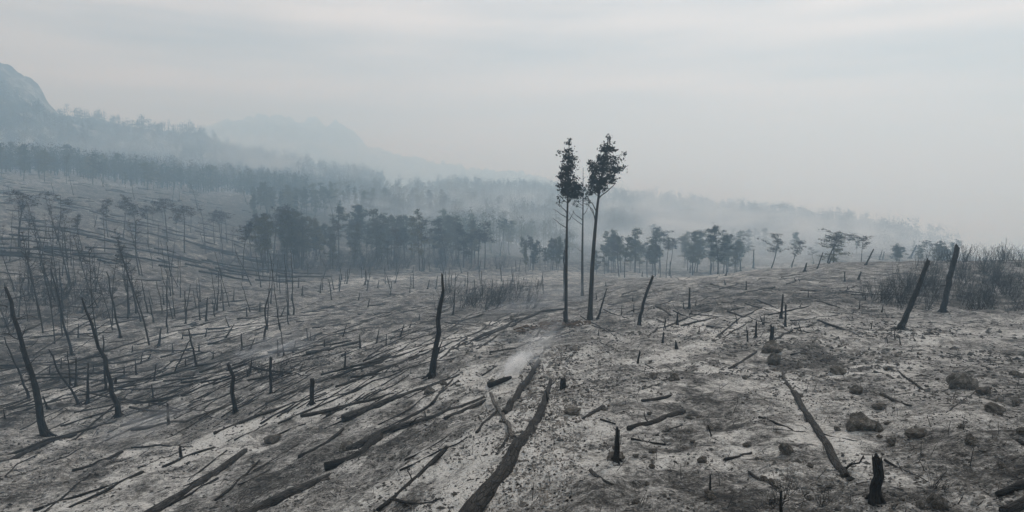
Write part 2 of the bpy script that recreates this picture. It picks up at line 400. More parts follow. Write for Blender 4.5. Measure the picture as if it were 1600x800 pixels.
# ------------------------------------------------------------------ standing burnt poles
SEED = [100]
def snag(base, mids, top, w, label, group=None, w_top=None, mat=None, branches=(), flare=1.35, name='burnt_snag', cat='burnt trunk', jag=None, n=8, sink=.12):
    """base/mids/top in photo pixels of the trunk, stood up at the base's distance"""
    SEED[0] += 1; g = np.random.default_rng(SEED[0]); w *= .76; w_top = None if w_top is None else w_top * .8
    B = at(*base); k = mpp(B)
    def P(u, v, dy=0.):
        d = ray(u, v); return d * ((B[1] + dy) / d[1])
    keys = [B] + [P(u, v) for u, v in list(mids) + [top]]
    keys = np.array(keys) - B; ln = np.linalg.norm(keys[-1])
    keys[:, 1] += np.linspace(0, 1, len(keys)) * ln * g.uniform(-.06, .06)
    m = 7 if ln < 1.2 else 11
    t = np.linspace(0, 1, m); s = np.linspace(0, 1, len(keys))
    C = np.stack([np.interp(t, s, keys[:, j]) for j in range(3)], 1)
    C[1:-1, :2] += g.normal(0, ln * .006, (m - 2, 2))
    C[0, 2] -= sink
    r0 = w * k / 2; r1 = (w_top if w_top is not None else w * .55) * k / 2
    R = r0 + (r1 - r0) * t; R[0] *= flare; R[1] *= 1 + (flare - 1) * .25
    bits = [tube(C, R, n, jag if jag is not None else r1 * 2.4, .16, SEED[0])]
    if r0 > .035 and ln > .35:
        for a in g.uniform(0, 2 * pi, 4):      # roots
            d = np.array([math.cos(a), math.sin(a), 0]); q = np.array([d * r0 * .4 + [0, 0, r0 * 1.6], d * r0 * 1.5 + [0, 0, r0 * .3], d * r0 * g.uniform(2.4, 3.6) - [0, 0, .06]])
            bits.append(tube(q, [r0 * .45, r0 * .38, r0 * .15], 5, 0, .15, SEED[0]))
    if ln > 1.3:
        for _ in range(int(g.integers(3, 7))):  # snapped side twigs
            f = g.uniform(.35, .97); o = np.array([np.interp(f, t, C[:, j]) for j in range(3)]); d = np.array([g.normal(0, 1), g.normal(0, .6), g.uniform(-.1, .8)]); d /= np.linalg.norm(d); l_ = ln * g.uniform(.04, .13); rb = max(.008, (r0 + (r1 - r0) * f) * .28)
            bits.append(tube([o, o + d * l_ * .5 + g.normal(0, .02, 3), o + d * l_], [rb, rb * .7, rb * .35], 4))
    me = mk_mesh(name, *join(bits), mat or M_BLACK)
    if not branches:
        o = link(name, me, B); tag(o, label, cat, group); return o
    e = empty(name, B); tag(e, label, cat, group); link('trunk', me, (0, 0, 0), e)
    for bl in branches:
        q = np.array([P(u, v, (g.uniform(-.25, .25) if i else 0)) for i, (u, v) in enumerate(bl[:-1])]) - B
        tt = np.linspace(0, 1, 6); ss = np.linspace(0, 1, len(q))
        q = np.stack([np.interp(tt, ss, q[:, j]) for j in range(3)], 1); q[1:-1] += g.normal(0, .012, (4, 3))
        link('branch', mk_mesh('branch', *tube(q, np.linspace(bl[-1] * k / 2, bl[-1] * k * .15, 6), 5, 0, .1, SEED[0] + 7), mat or M_BLACK), (0, 0, 0), e)
    return e

# ------------------------------------------------------------------ the three tall trees
def leaf_quads(c, n, sig, size, g, thin=.5):
    p = c + g.normal(0, 1, (n, 3)) * sig
    a = g.normal(0, 1, (n, 3)); a /= np.linalg.norm(a, axis=1)[:, None]
    b = g.normal(0, 1, (n, 3)); b = np.cross(a, b); b /= np.linalg.norm(b, axis=1)[:, None]
    s = (g.uniform(.55, 1.25, n) * size)[:, None]
    return np.stack([p - a * s, p + b * s * thin, p + a * s, p - b * s * thin], 1).reshape(-1, 3)
def tall_tree(trunk_px, w, blobs, limbs, label, seed, leaf=.075, per=20, twigs=(), bare_top=False, dens=.7):
    g = np.random.default_rng(seed); B = at(*trunk_px[0]); k = mpp(B)
    def P(u, v, dy=0.):
        d = ray(u, v); return d * ((B[1] + dy) / d[1])
    K = np.array([P(*p) for p in trunk_px]); K[0] = B; K = K - B
    m = 24; t = np.linspace(0, 1, m); s = np.linspace(0, 1, len(K))
    hz = K[:, 2]; tz = np.linspace(0, hz[-1], m)
    C = np.stack([np.interp(tz, hz, K[:, 0]), np.zeros(m), tz], 1)
    C[:, 0] = np.convolve(np.pad(C[:, 0], 2, mode='edge'), np.ones(5) / 5, 'valid'); C[:, 1] = .12 * np.sin(t * 4)
    C[0, 2] -= .15
    R = w * k / 2 * (1 - .88 * t ** 1.3); R[0] *= 1.4; R[1] *= 1.1
    e = empty('tall_tree', B); tag(e, label, 'tree')
    link('trunk', mk_mesh('trunk', *tube(C, R, 9, 0, .1, seed), M_TRUNK), (0, 0, 0), e)
    for lm in limbs:      # limbs: pixel path + width
        dys = g.uniform(-.5, .5); q = np.array([P(u, v, dys * i / max(1, len(lm) - 2)) for i, (u, v) in enumerate(lm[:-1])]) - B
        tt = np.linspace(0, 1, 8); ss = np.linspace(0, 1, len(q))
        q = np.stack([np.interp(tt, ss, q[:, j]) for j in range(3)], 1); q[1:-1] += g.normal(0, .02, (6, 3))
        link('branch', mk_mesh('branch', *tube(q, np.linspace(lm[-1] * k / 2, lm[-1] * k * .12, 8), 5, 0, .1, seed + 3), M_BLACK), (0, 0, 0), e)
    V = []; tw = []
    for (u, v, ru, rv, n) in blobs:   # foliage masses: centre, half sizes in pixels, number of tufts
        for _ in range(int(n * dens)):
            while True:
                a = g.uniform(-1, 1, 3)
                if .12 < a @ a < 1: break
            c = P(u + a[0] * ru, v + a[1] * rv, a[2] * ru * k * .9) - B
            sg = g.uniform(.06, .14)
            V.append(leaf_quads(c, per, np.array([sg, sg, sg * .8]), leaf, g))
            ax = np.array([np.interp(c[2] - .35, C[:, 2], C[:, 0]), 0, c[2] - .35])   # a twig from the stem to the tuft
            if g.random() < .4: tw.append(tube(np.linspace(ax, c, 4) + np.vstack([np.zeros(3), g.normal(0, .05, (2, 3)), np.zeros(3)]), [.022, .016, .012, .006], 3))
    V = np.concatenate(V); F = np.arange(len(V)).reshape(-1, 4)
    link('crown', mk_fast('crown', V, F, M_DARKLEAF), (0, 0, 0), e)
    if tw: link('twigs', mk_mesh('twigs', *join(tw), M_BLACK), (0, 0, 0), e)
    return e
tall_tree([(884,505),(885,430),(886,350),(888,290),(889,218)], 5.6,
  [(889,223,2.5,7,5),(889,236,5,7,8),(891,247,10,8,18),(889,262,11,10,26),(886,277,14,9,30),(891,292,18,10,40),(880,290,9,10,16),(899,290,8,12,16),(886,305,15,6,16),(903,303,6,7,8),(874,240,3,3,2),(878,317,6,2,2),(869,326,2,2,1)],
  [[(885,332),(877,322),(868,318),1.6],[(885,340),(874,332),(864,327),1.4],[(885,356),(872,348),(862,340),1.3],[(886,348),(893,338),(897,328),1.4],[(887,318),(878,309),(871,303),1.6],[(888,300),(897,292),(904,284),1.5]],
  'tall scorched pine with narrow pointed dark crown, close to two companions', 11)
tall_tree([(910,463),(910,400),(911,330),(911,262)], 4.4,
  [(903,306,8,7,14),(900,318,5,5,6),(917,313,6,7,10),(905,294,6,5,6),(921,318,4,4,4),(914,300,4,5,5)],
  [[(911,345),(900,336),(893,328),1.5],[(911,352),(897,342),(889,332),1.2],[(911,336),(917,328),(921,318),1.3],[(911,300),(916,293),(920,286),.9],[(911,288),(906,283),.8],[(911,280),(915,276),.8],[(910,395),(898,385),.8],[(911,322),(903,316),(899,310),1.2]],
  'slender half-bare pine with thin dead tip standing between two fuller pines', 12)
tall_tree([(921,500),(924,455),(926,410),(930,360),(934,315),(941,270),(951,215)], 7.6,
  [(951,219,3.5,5,7),(948,232,8,8,20),(958,236,5,6,7),(943,248,11,8,28),(956,252,8,8,14),(925,256,6,5,9),(934,264,13,8,28),(950,266,11,7,16),(964,266,9,6,12),(972,262,6,3,3),(966,247,6,3,4),(972,241,4,3,2),(976,259,4,2,1),(933,281,15,9,40),(951,281,11,6,16),(929,293,11,7,20),(957,276,5,5,6),(922,303,6,6,6),(940,293,8,6,8)],
  [[(934,312),(950,298),(960,288),(964,278),2.2],[(938,290),(955,276),(970,264),(982,258),1.8],[(942,270),(960,254),(974,236),1.4],[(932,330),(924,316),(916,306),2.0],[(930,345),(925,325),(917,320),1.8],[(936,300),(922,282),(921,258),1.6],[(944,262),(930,258),(921,253),1.4],[(929,338),(920,320),(908,316),1.3]],
  'tall pine with curved trunk and broad wind-swept dark crown', 13)

# ------------------------------------------------------------------ single burnt trunks one can point at
S = snag
S((72,682),[(55,620),(36,560),(20,505)],(0,452),14,'thick leaning charred trunk with bare drooping twigs, beside a thinner leaning snag', w_top=5,
  branches=[[(12,480),(-4,474),2],[(28,530),(10,520),(-6,524),2],[(20,500),(45,492),(62,500),1.6],[(40,575),(60,556),(82,548),1.6],[(33,545),(52,540),(60,528),1.4],[(30,540),(42,575),(50,612),1.3]])
S((185,651),[(172,590),(155,530)],(133,466),11,'leaning charred trunk with twiggy tip rising above the log-strewn hollow', w_top=3.5,
  branches=[[(140,490),(125,497),(112,505),1.6],[(138,480),(150,470),(160,458),1.4],[(146,505),(128,512),(108,510),1.4],[(150,515),(166,504),(178,497),1.2],[(134,470),(126,464),(118,468),1.2]])
S((125,632),[(108,602),(92,580),(84,558)],(78,546),5.5,'thin crooked S-curved charred stem between two leaning trunks', w_top=2.5)
S((137,630),[],(136,567),7,'short straight charred post close by the crooked stem', w_top=2)
S((45,622),[(26,575)],(6,528),5,'thin leaning dead snag with few twigs behind the thick leaning trunk', w_top=2, branches=[[(20,562),(10,548),1.2],[(33,590),(44,578),1.2]])
S((368,645),[(362,610),(364,590)],(356,573),9,'stout crooked charred stump with forked top at the edge of the hollow', w_top=6)
S((424,615),[(422,590)],(423,560),6,'slim upright charred stub with knobbed tip on ashy slope', w_top=6)
S((487,632),[],(487,592),9,'blunt square-topped charred post beside a long fallen log', w_top=9, jag=.03)
S((263,664),[],(262,633),6,'short blunt charred stump beside drifting smoke', w_top=5)
S((674,591),[(678,560),(684,520),(686,485),(692,455)],(690,431),14,'tall crooked charred trunk with one short broken side spur', w_top=4,
  branches=[[(679,565),(684,552),(691,533),5],[(683,546),(689,538),1.6]])
S((413,532),[(416,505),(415,480)],(424,451),4.5,'tall crooked thin snag above the pale ashy flats', w_top=2)
S((307,573),[(302,545)],(296,514),5,'thin snag crossed by a leaning dead pole', w_top=2.5)
S((272,582),[(287,552)],(301,525),3,'leaning dead pole propped against a thin snag', w_top=2, name='dead_pole')
S((881,470),[],(882,392),3.5,'bare thin pole standing close behind the pointed pine', w_top=2.5)
S((934,499),[],(948,452),5,'thin leaning charred stub at the foot of the curved pine', w_top=2)
S((998,508),[(1006,470)],(1019,433),7,'slim leaning charred pole alone on pale ash past the three tall pines', w_top=5)
S((882,503),[],(881,487),5,'little black stub at the foot of the pointed pine')
S((1077,482),[],(1078,451),5,'upright grey post on the ash rise past the leaning pole')
S((1058,508),[],(1059,489),5.5,'short tapering stub beside low black debris on the ash rise', w_top=2)
S((1057,546),[],(1056,533),8,'squat black pointed stump on pale ash', w_top=2)
S((1181,528),[],(1182,503),5,'short charred post standing just before a pair of taller posts')
S((1220,498),[],(1224,462),6,'taller jagged post of a close pair on the ashy rise', w_top=3)
S((1227,511),[],(1228,477),5,'nearer slim post of a close pair on the ashy rise', w_top=3.5)
S((1205,537),[],(1207,513),8,'short thick charred stump rising behind the stacked boulders', w_top=7)
S((1407,515),[(1416,495),(1430,465)],(1453,409),13,'thick black leaning trunk with rooted foot before the burnt thicket', w_top=8,
  branches=[[(1407,513),(1396,515),(1384,517),6]])
S((1473,488),[(1480,445)],(1492,387),10,'tall leaning charred trunk with knobbed top inside the burnt thicket', w_top=9)
S((963,721),[(964,700)],(965,671),13,'upright charred stump ringed by black charcoal near a short thick log', w_top=9, flare=1.5)
S((1370,785),[(1368,765),(1374,745)],(1372,724),23,'thick black jagged stump with grey flared foot', w_top=17, flare=1.5, n=16, jag=.1)
S((880,607),[],(880,592),13,'squat square black stump beside the rubble ridge', w_top=11, jag=.04)
S((1220,806),[],(1220,768),7,'charred forked stub low among burnt twigs', w_top=5, branches=[[(1222,790),(1236,776),2.5],[(1220,795),(1208,780),1.6]])
S((1109,766),[],(1110,744),5,'tiny upright burnt stem in clumpy black soil', w_top=3)
S((1112,682),[],(1106,664),0.1+3,'tiny bent burnt twig on grey ash', w_top=2)
S((283,714),[],(281,702),6,'tiny black stump beside a long pale-edged log', w_top=6)
S((996,568),[],(1000,550),5,'small split stub standing on pale ash', w_top=3)
S((1035,536),[],(1037,521),5,'short leaning grey stub with low ash bank behind', w_top=3)
S((856,628),[],(853,610),4,'thin burnt stick at the tip of the great fallen log', w_top=2)
S((255,492),[(250,465)],(243,440),4,'pale ash-whitened snag among dark thin ones', w_top=2, mat=M_PALE)
# thin snags over the flats: many alike
FLAT = [((322,502),(324,466),4),((386,495),(385,481),3),((378,548),(377,522),4),((391,546),(398,528),3),((353,528),(366,507),3),((321,526),(324,512),3),
 ((333,561),(333,549),3),((311,549),(311,537),3),((335,487),(335,474),3),((406,487),(406,473),3),((472,462),(473,447),3),((518,469),(515,440),2.2),
 ((434,496),(435,480),2.5),((439,495),(445,480),2.5),((444,556),(438,505),3),((435,556),(433,532),3.5),((458,552),(462,533),3),((507,542),(507,531),3),
 ((481,532),(479,513),3),((486,532),(485,520),2.5),((490,533),(493,524),2.5),((536,526),(541,508),2.5),((563,544),(562,524),3.5),((588,537),(592,515),3),
 ((539,576),(540,549),4.5),((391,581),(393,563),4),((387,589),(386,578),3.5),((113,556),(80,420),5),((188,528),(165,425),4.5),((213,490),(206,425),3),
 ((231,489),(222,438),3),((202,491),(199,430),3),((290,506),(288,456),3),((248,541),(252,514),5.5),((207,551),(207,540),3),((213,586),(212,562),3.5),
 ((241,596),(243,570),3.5),((270,551),(269,537),3),((220,569),(222,552),3),((232,562),(236,553),3),((194,586),(194,572),3),((78,586),(77,574),3),
 ((110,603),(105,550),4),((119,604),(118,560),5),((165,609),(163,525),5),((122,528),(122,507),3),((240,629),(238,600),4),((233,636),(233,626),3),((180,600),(182,590),7),
 ((75,640),(68,620),5),((8,655),(6,640),3),((290,573),(290,562),3.5),((358,512),(352,495),2.5),((625,527),(631,508),3),((603,540),(604,522),2.5),((708,492),(711,452),3.5),
 ((655,500),(655,492),2.5),((640,512),(642,506),3),((575,480),(577,468),2.5),((560,470),(562,458),2.2),((610,462),(611,450),2.2),((640,458),(641,447),2.2),((668,452),(671,438),2.5),
 ((345,470),(346,450),2.5),((365,470),(366,452),2.5),((455,470),(456,458),2.2),((500,452),(502,440),2.2),((530,450),(533,436),2.2),((590,450),(592,438),2.2),((690,470),(691,460),2.2),
 ((160,560),(160,545),2.5),((145,585),(147,570),2.5),((95,575),(96,560),2.5),((52,600),(53,586),3),((285,530),(286,520),2.5),((262,520),(262,508),2.5),((150,520),(149,505),2.5)]
for b, t_, w in FLAT:
    tall = b[1] - t_[1] > 34
    S(b, [], t_, w * 1.1, 'tall thin burnt snag leaning over the log-strewn grey flats' if tall else 'short thin burnt stub among fallen logs on the grey flats',
      'tall thin snags on the grey flats' if tall else 'short stubs on the grey flats', w_top=w * .5, n=6, name='burnt_snag' if tall else 'burnt_stub')
g = np.random.default_rng(41)
for _ in range(70):     # ever smaller up the flats to the pines
    u = g.uniform(420, 860); v = g.uniform(418, 462); B = at(u, v); h = g.uniform(.7, 2.2) / mpp(B)
    S((u, v), [], (u + g.normal(0, 2.5), v - h), g.uniform(1.5, 2.4), 'small far burnt stub on pale ash before the dark pine stand', 'far stubs before the pine stand', w_top=1.2, n=5, name='burnt_stub')
for _ in range(105):
    u = g.uniform(-5, 460); v = g.uniform(300 + u * .03, 505) if g.random() < .7 else g.uniform(430, 520); B = at(u, v); h = g.uniform(1.2, 5.5) / mpp(B); ln = g.normal(-.12, .13)
    S((u, v), [], (u + h * ln, v - h), max(1.3, g.uniform(.09, .17) / mpp(B)), 'thin bare burnt stem scattered over the hillside of fallen trees' if h * mpp(B) < 3.4 else 'tall thin bare burnt trunk scattered over the hillside of fallen trees', 'thin burnt stems over the hillside', w_top=.8, n=5)
CREST = [((1177,419),(1178,391),3.5),((1110,429),(1112,413),3.5),((1166,453),(1166,440),3.5),((1047,431),(1047,408),2.5),((1078,426),(1080,415),2.5),((1084,426),(1087,411),2.2),
 ((1137,425),(1138,403),2.5),((1134,431),(1136,424),3),((1157,424),(1157,407),3.5),((1353,414),(1365,390),4),((1374,406),(1378,392),3),((1379,406),(1382,393),3),((1393,404),(1397,396),3),
 ((1422,404),(1431,385),4.5),((1257,424),(1260,412),5),((1320,440),(1320,425),3),((1277,420),(1285,395),3),((1003,432),(1004,425),2.5),((1237,416),(1238,409),3),((1296,412),(1298,404),3),((1341,437),(1345,426),5)]
for b, t_, w in CREST:
    S(b, [], t_, w, 'thin burnt post along the bare crest of the ash rise', 'posts along the crest', w_top=w * .6, n=6, name='burnt_stub')
g = np.random.default_rng(43)
for _ in range(34):
    u = g.uniform(930, 1420); v = g.uniform(435, 540); B = at(u, v); h = g.uniform(.15, .5) / mpp(B)
    S((u, v), [], (u + g.normal(0, 2), v - h), g.uniform(1.6, 3.2), 'tiny burnt stub poking from the ash rise', 'tiny stubs on the ash rise', w_top=1.2, n=5, name='burnt_stub', sink=.05)

# ------------------------------------------------------------------ fallen logs
def log(pts, w0, w1, label, group=None, mat=None, ash=.5, lift=.32, stubs=0, name='fallen_log', n=10, cat='log'):
    """pts: photo pixels along the log, each found on the ground; w0, w1: thickness in pixels at its two ends"""
    SEED[0] += 1; g = np.random.default_rng(SEED[0])
    w0, w1 = w0 * .74, w1 * .74
    K = np.array([at(*p) for p in pts]); r0 = w0 * mpp(K[0]) / 2; r1 = w1 * mpp(K[-1]) / 2
    seg = np.concatenate([[0], np.cumsum(np.linalg.norm(np.diff(K[:, :2], axis=0), axis=1))]); ln = seg[-1]
    m = int(np.clip(ln / .22, 6, 34)); t = np.linspace(0, ln, m)
    X = np.interp(t, seg, K[:, 0]); Y = np.interp(t, seg, K[:, 1])
    wob = g.normal(0, 1, m); wob = np.convolve(np.pad(wob, 3, mode='edge'), np.ones(7) / 7, 'valid') * ln * .004
    dx, dy = (X[-1] - X[0]) / ln, (Y[-1] - Y[0]) / ln; X = X - dy * wob; Y = Y + dx * wob
    Z = H(X, Y); k = max(2, int(m * .45)); Zs = np.convolve(np.pad(Z, k, mode='edge'), np.ones(2 * k + 1) / (2 * k + 1), 'valid')
    R = np.interp(t, [0, ln], [r0, r1]) * (1 + .06 * g.uniform(-1, 1, m)); Z = np.maximum(Zs, Z - R * .5) + R * lift
    P = np.stack([X, Y, Z], 1); B = np.array([X[0], Y[0], float(H(X[0], Y[0]))])
    if ash: ASH.append((X[0], Y[0], X[-1], Y[-1], max(.35, 2.6 * max(r0, r1)), ash))
    me = mk_mesh(name, *tube(P - B, R, n, r1 * 1.2, .13 if n < 12 else .07, SEED[0]), mat or M_LOG)
    if not stubs:
        return tag(link(name, me, B), label, cat, group)
    e = empty(name, B); tag(e, label, cat, group); link('trunk', me, (0, 0, 0), e)
    for _ in range(stubs):
        i = g.integers(1, m - 1); d = np.array([-dy, dx, 0]) * g.choice([-1, 1]) * g.uniform(.3, 1) + np.array([dx, dy, 0]) * .5 + np.array([0, 0, g.uniform(.2, .9)])
        d /= np.linalg.norm(d); l = g.uniform(1.6, 4) * R[i] + .1
        q = P[i] - B + d * np.linspace(R[i] * .6, R[i] + l, 4)[:, None]; q[1:] += g.normal(0, .015, (3, 3))
        link('branch_stub', mk_mesh('branch_stub', *tube(q, np.linspace(R[i] * .3, R[i] * .14, 4), 5, R[i] * .3, .1, SEED[0] + i), mat or M_LOG), (0, 0, 0), e)
    return e
LG = log
LG([(698,880),(745,800),(790,738),(825,680),(848,640),(862,605)],50,7,'great scorched log with tapering tip lying along a ridge of pale rubble',mat=M_LOG2,ash=.7,lift=.6,stubs=1,n=18)
LG([(789,648),(812,612),(841,569)],18,9,'dark charred log half buried along the rubble, running uphill of the great log',mat=M_BLACK,ash=.4,lift=.6,stubs=2,n=12)
LG([(803,686),(788,660),(767,624)],11,7,'grey stripped stick leaning across the great log',mat=M_PALE,ash=0,lift=1.2)
LG([(805,690),(795,668)],6,4,'short grey splinter beside the stripped stick',mat=M_PALE,ash=0,lift=1.)
LG([(745,678),(775,647)],7,6,'short dark pole end next to the dark charred log',mat=M_BLACK,ash=.3)
LG([(776,711),(793,687)],8,6,'short black branch against the great log',mat=M_BLACK,ash=.2)
LG([(764,607),(795,593)],13,10,'smouldering black log stub with smoke rising from it',mat=M_BLACK,ash=.6,lift=.8)
LG([(350,824),(385,806),(450,776),(512,750)],26,20,'thick ashy log with broken blunt end in dark clumpy soil',ash=.5,n=14)
LG([(508,737),(560,712),(592,688)],19,17,'blackened lower piece of a broken log pair lying end to end',mat=M_BLACK,ash=.5,n=12)
LG([(545,704),(600,682),(690,648),(756,622)],17,11,'long ashy log overlying a blackened shorter piece',ash=.5,n=12,stubs=2)
LG([(536,660),(600,632),(660,608),(716,587)],17,8,'long ashy log passing the foot of the crooked spurred trunk',ash=.5,n=12,stubs=2)
LG([(470,652),(545,634),(614,615)],10,6,'slender ashy log with twin thin branch lying uphill of three long logs',ash=.6)
LG([(468,717),(500,698),(535,672)],11,6,'dark charred log with crumbling end in sooty hollow',mat=M_BLACK,ash=.4)
LG([(697,656),(757,627)],12,8,'shorter log lying alongside the long ashy log tip',ash=.4)
LG([(590,802),(640,757),(697,701)],9,12,'narrow charred log pointing at a black root clump',mat=M_BLACK,ash=.4,stubs=2)
LG([(620,664),(676,629)],4,4,'thin charred pole between two long logs',mat=M_BLACK,ash=.3)
LG([(676,634),(692,610),(707,594)],7,4,'thin forked branch behind the long log by the crooked trunk',mat=M_LOG,ash=.3)
LG([(525,606),(590,582),(652,559)],6,9,'ashy log with pale bank of ash on its uphill side',ash=.7)
LG([(478,556),(520,546),(562,535)],9,6,'grey log on the slope above pale fan of ash',ash=.6)
LG([(565,577),(640,551)],5,4,'slim grey pole downslope of the ashy log',ash=.5)
LG([(335,680),(400,652),(508,615)],7,5,'very long slim log reaching the blunt square-topped post',ash=.6)
LG([(200,826),(230,806),(300,762),(382,708)],20,13,'big long log with pale ash bank in the lower hollow',ash=.7,n=12)
LG([(337,783),(372,752),(405,720)],6,4,'thin charred pole lying below the big long log',mat=M_BLACK,ash=.3)
LG([(417,688),(477,664)],4,3,'thin dark pole above the sooty hollow',mat=M_BLACK,ash=.3)
LG([(114,738),(150,725),(190,708)],8,7,'curved dark log with pale smoke at its upper end',mat=M_BLACK,ash=.6)
LG([(205,703),(250,699),(302,698)],4,3,'thin branch lying flat beside the curved dark log',mat=M_BLACK,ash=.5)
LG([(52,800),(120,778),(184,754)],7,4,'slim dark log of a near-parallel pair on smooth ash',mat=M_BLACK,ash=.5)
LG([(108,794),(165,770),(221,741)],6,8,'thicker dark log of a near-parallel pair on smooth ash',mat=M_BLACK,ash=.6)
LG([(255,731),(300,711),(335,700)],8,5,'short dark log under the tiny black stump',mat=M_BLACK,ash=.8)
LG([(-8,727),(60,702),(118,683)],10,7,'heavy dark log of a stacked pair below the thick leaning trunk',mat=M_BLACK,ash=.5)
LG([(-8,716),(70,690),(150,668),(180,660)],7,5,'long slim log of a stacked pair below the thick leaning trunk',mat=M_BLACK,ash=.4)
LG([(206,679),(290,660),(363,632)],9,6,'bluish grey log running from smoke to the stout crooked stump',ash=.5)
LG([(982,674),(1020,662),(1066,648)],13,13,'short thick grey log lying alone on ash near the charcoal-ringed stump',ash=.5,n=14,mat=M_LOG2,stubs=1)
LG([(1003,628),(1046,620)],8,8,'small stubby log lying upslope of the short thick grey log',ash=.4,mat=M_LOG2)
LG([(911,655),(942,640)],8,11,'short black charred chunk of log on pale ash',mat=M_BLACK,ash=.4)
LG([(938,656),(961,663)],5,4,'thin charred stick below the short black chunk',mat=M_BLACK,ash=.2)
LG([(1140,577),(1160,565),(1181,551)],6,5,'slim charred log with pointed ends downslope of the stacked boulders',ash=.5)
LG([(1241,622),(1275,672),(1300,712),(1325,745)],12,20,'long grey scorched log lying lengthways in its own pale ash trench',mat=M_LOG2,ash=.8,n=12,stubs=1)
LG([(1222,586),(1230,600),(1242,617)],5,9,'thin burnt-out upper end continuing the long trench log',mat=M_LOG,ash=.7)
LG([(1390,579),(1420,594),(1448,611)],5,5,'thin charred pole on grey ash uphill of boulders',mat=M_BLACK,ash=.5)
LG([(1558,778),(1606,762)],12,22,'black charred log end jutting from clumpy soil',mat=M_BLACK,ash=.2,lift=.7)
LG([(1568,806),(1610,786)],22,24,'thick scorched log end with peeling bark',mat=M_LOG2,ash=.2,lift=.7,n=12)
LG([(1590,690),(1612,700)],10,10,'short black log end at the bouldery slope',mat=M_BLACK,ash=.2)
LG([(1207,535),(1238,518)],6,5,'dark log resting by the stump behind stacked boulders',mat=M_BLACK,ash=.4)
LG([(800,504),(845,490),(886,482)],8,4,'long curved grey log reaching toward the pointed pine',ash=.5,n=8)
LG([(742,532),(775,519),(806,508)],4,5,'slim grey log in line with the long curved log',ash=.5)
LG([(834,528),(850,505)],5,4,'short branch lying across brown baked soil',ash=.2)
LG([(825,541),(860,523),(902,503)],3,5,'dark pole lying past the foot of the pointed pine',mat=M_BLACK,ash=.3)
LG([(689,561),(708,545),(729,531)],6,4,'pale edged log just past the crooked spurred trunk',ash=.8)
LG([(745,546),(776,527)],6,3,'short split log on bare slope above the smoke',ash=.5)
LG([(753,588),(777,572)],4,3,'thin black stick uphill of the smouldering stub',mat=M_BLACK,ash=.2)
LG([(1150,460),(1210,450)],3,4,'dark low log along the ash rise',mat=M_BLACK,ash=.3)
LG([(1025,481),(1048,493)],6,5,'short grey log on the slope near the upright grey post',ash=.3)
LG([(1014,525),(1027,513)],4,4,'small grey stick on pale ash near the slim leaning pole',ash=.2)
LG([(50,567),(120,522),(206,470)],3,2.5,'long thin dead pole fallen aslant through the left tangle'.replace('left ','twig '),mat=M_BLACK,ash=0,lift=8)
LG([(40,532),(90,500),(150,462)],3,2.5,'thin dead pole leaning through the twig tangle behind',mat=M_BLACK,ash=0,lift=10)
LG([(337,437),(352,420),(372,400)],3,2,'thin pole leaning among the far burnt pines',mat=M_BLACK,ash=0,lift=4)
# many alike across the slopes
g = np.random.default_rng(51)
def scatter_logs(nn, ulo, uhi, vlo, vhi, slope, lo, hi, dia, label, group, nseg=6, mats=(0, 0, 1), jit=.085, keep=None):
    k = 0
    while k < nn:
        u, v = g.uniform(ulo, uhi), g.uniform(vlo, vhi)
        if keep and not keep(u, v): continue
        B = at(u, v); d = g.uniform(*dia) / mpp(B); l = g.uniform(lo, hi) / mpp(B) * .8; s = slope(u, v) + g.normal(0, jit * (4 if g.random() < .15 else 1))
        mt = (M_BLACK, M_LOG)[mats[g.integers(0, len(mats))]]; big = l * mpp(B) > .8 * (lo + hi) / 2
        lab = ('long ' if big else 'shorter ') + ('black ' if mt is M_BLACK else 'ash-streaked ') + ('thick ' if d * mpp(B) > sum(dia) / 2 else 'slim ') + label
        c = 1 / math.hypot(1, s); du, dv = l * .5 * c, l * .5 * s * c
        LG([(u - du, v - dv), (u, v), (u + du, v + dv)], d, d * g.uniform(.4, .8), lab, group, mat=mt, ash=g.choice([0, .35, .6]), n=nseg)
        k += 1
scatter_logs(50, -10, 330, 505, 665, lambda u, v: -.10 - .10 * max(0, v - 560) / 60 - .1 * u / 300, 3, 10, (.08, .19), 'fallen log among the parallel logs of the hollow', 'parallel logs in the hollow')
scatter_logs(62, 280, 640, 455, 600, lambda u, v: -.12 - .28 * (v - 450) / 150, 2, 9, (.07, .18), 'fallen log on the streaked ash flats', 'logs on the ash flats')
scatter_logs(26, 620, 880, 452, 545, lambda u, v: -.22 - .25 * (v - 450) / 100, 2, 7, (.07, .16), 'fallen log on the slope below the tall pines', 'logs below the tall pines')
scatter_logs(26, 0, 430, 300, 510, lambda u, v: -.02 - .10 * (v - 300) / 200, 2, 6, (.14, .28), 'distant fallen log on the hillside of burnt pines', 'logs on the far hillside', 5, (0, 0, 1), .12, lambda u, v: v > 292 + u * .04)
scatter_logs(40, 930, 1380, 430, 520, lambda u, v: g.choice([-.3, -.2, .1, .3, -.5]), .8, 3.2, (.06, .16), 'charred log on the ash rise', 'small logs on the ash rise', 6, (0, 1))
scatter_logs(22, 880, 1590, 540, 780, lambda u, v: g.choice([-.4, -.2, .2, .4]), .25, .8, (.03, .08), 'charred branch lying on near ash', 'charred branches on near ash', 6, (0, 0, 1))
scatter_logs(16, 20, 720, 640, 790, lambda u, v: -.55, .6, 2.2, (.04, .1), 'burnt branch between the long logs', 'branches between the long logs', 6, (0, 0, 1))

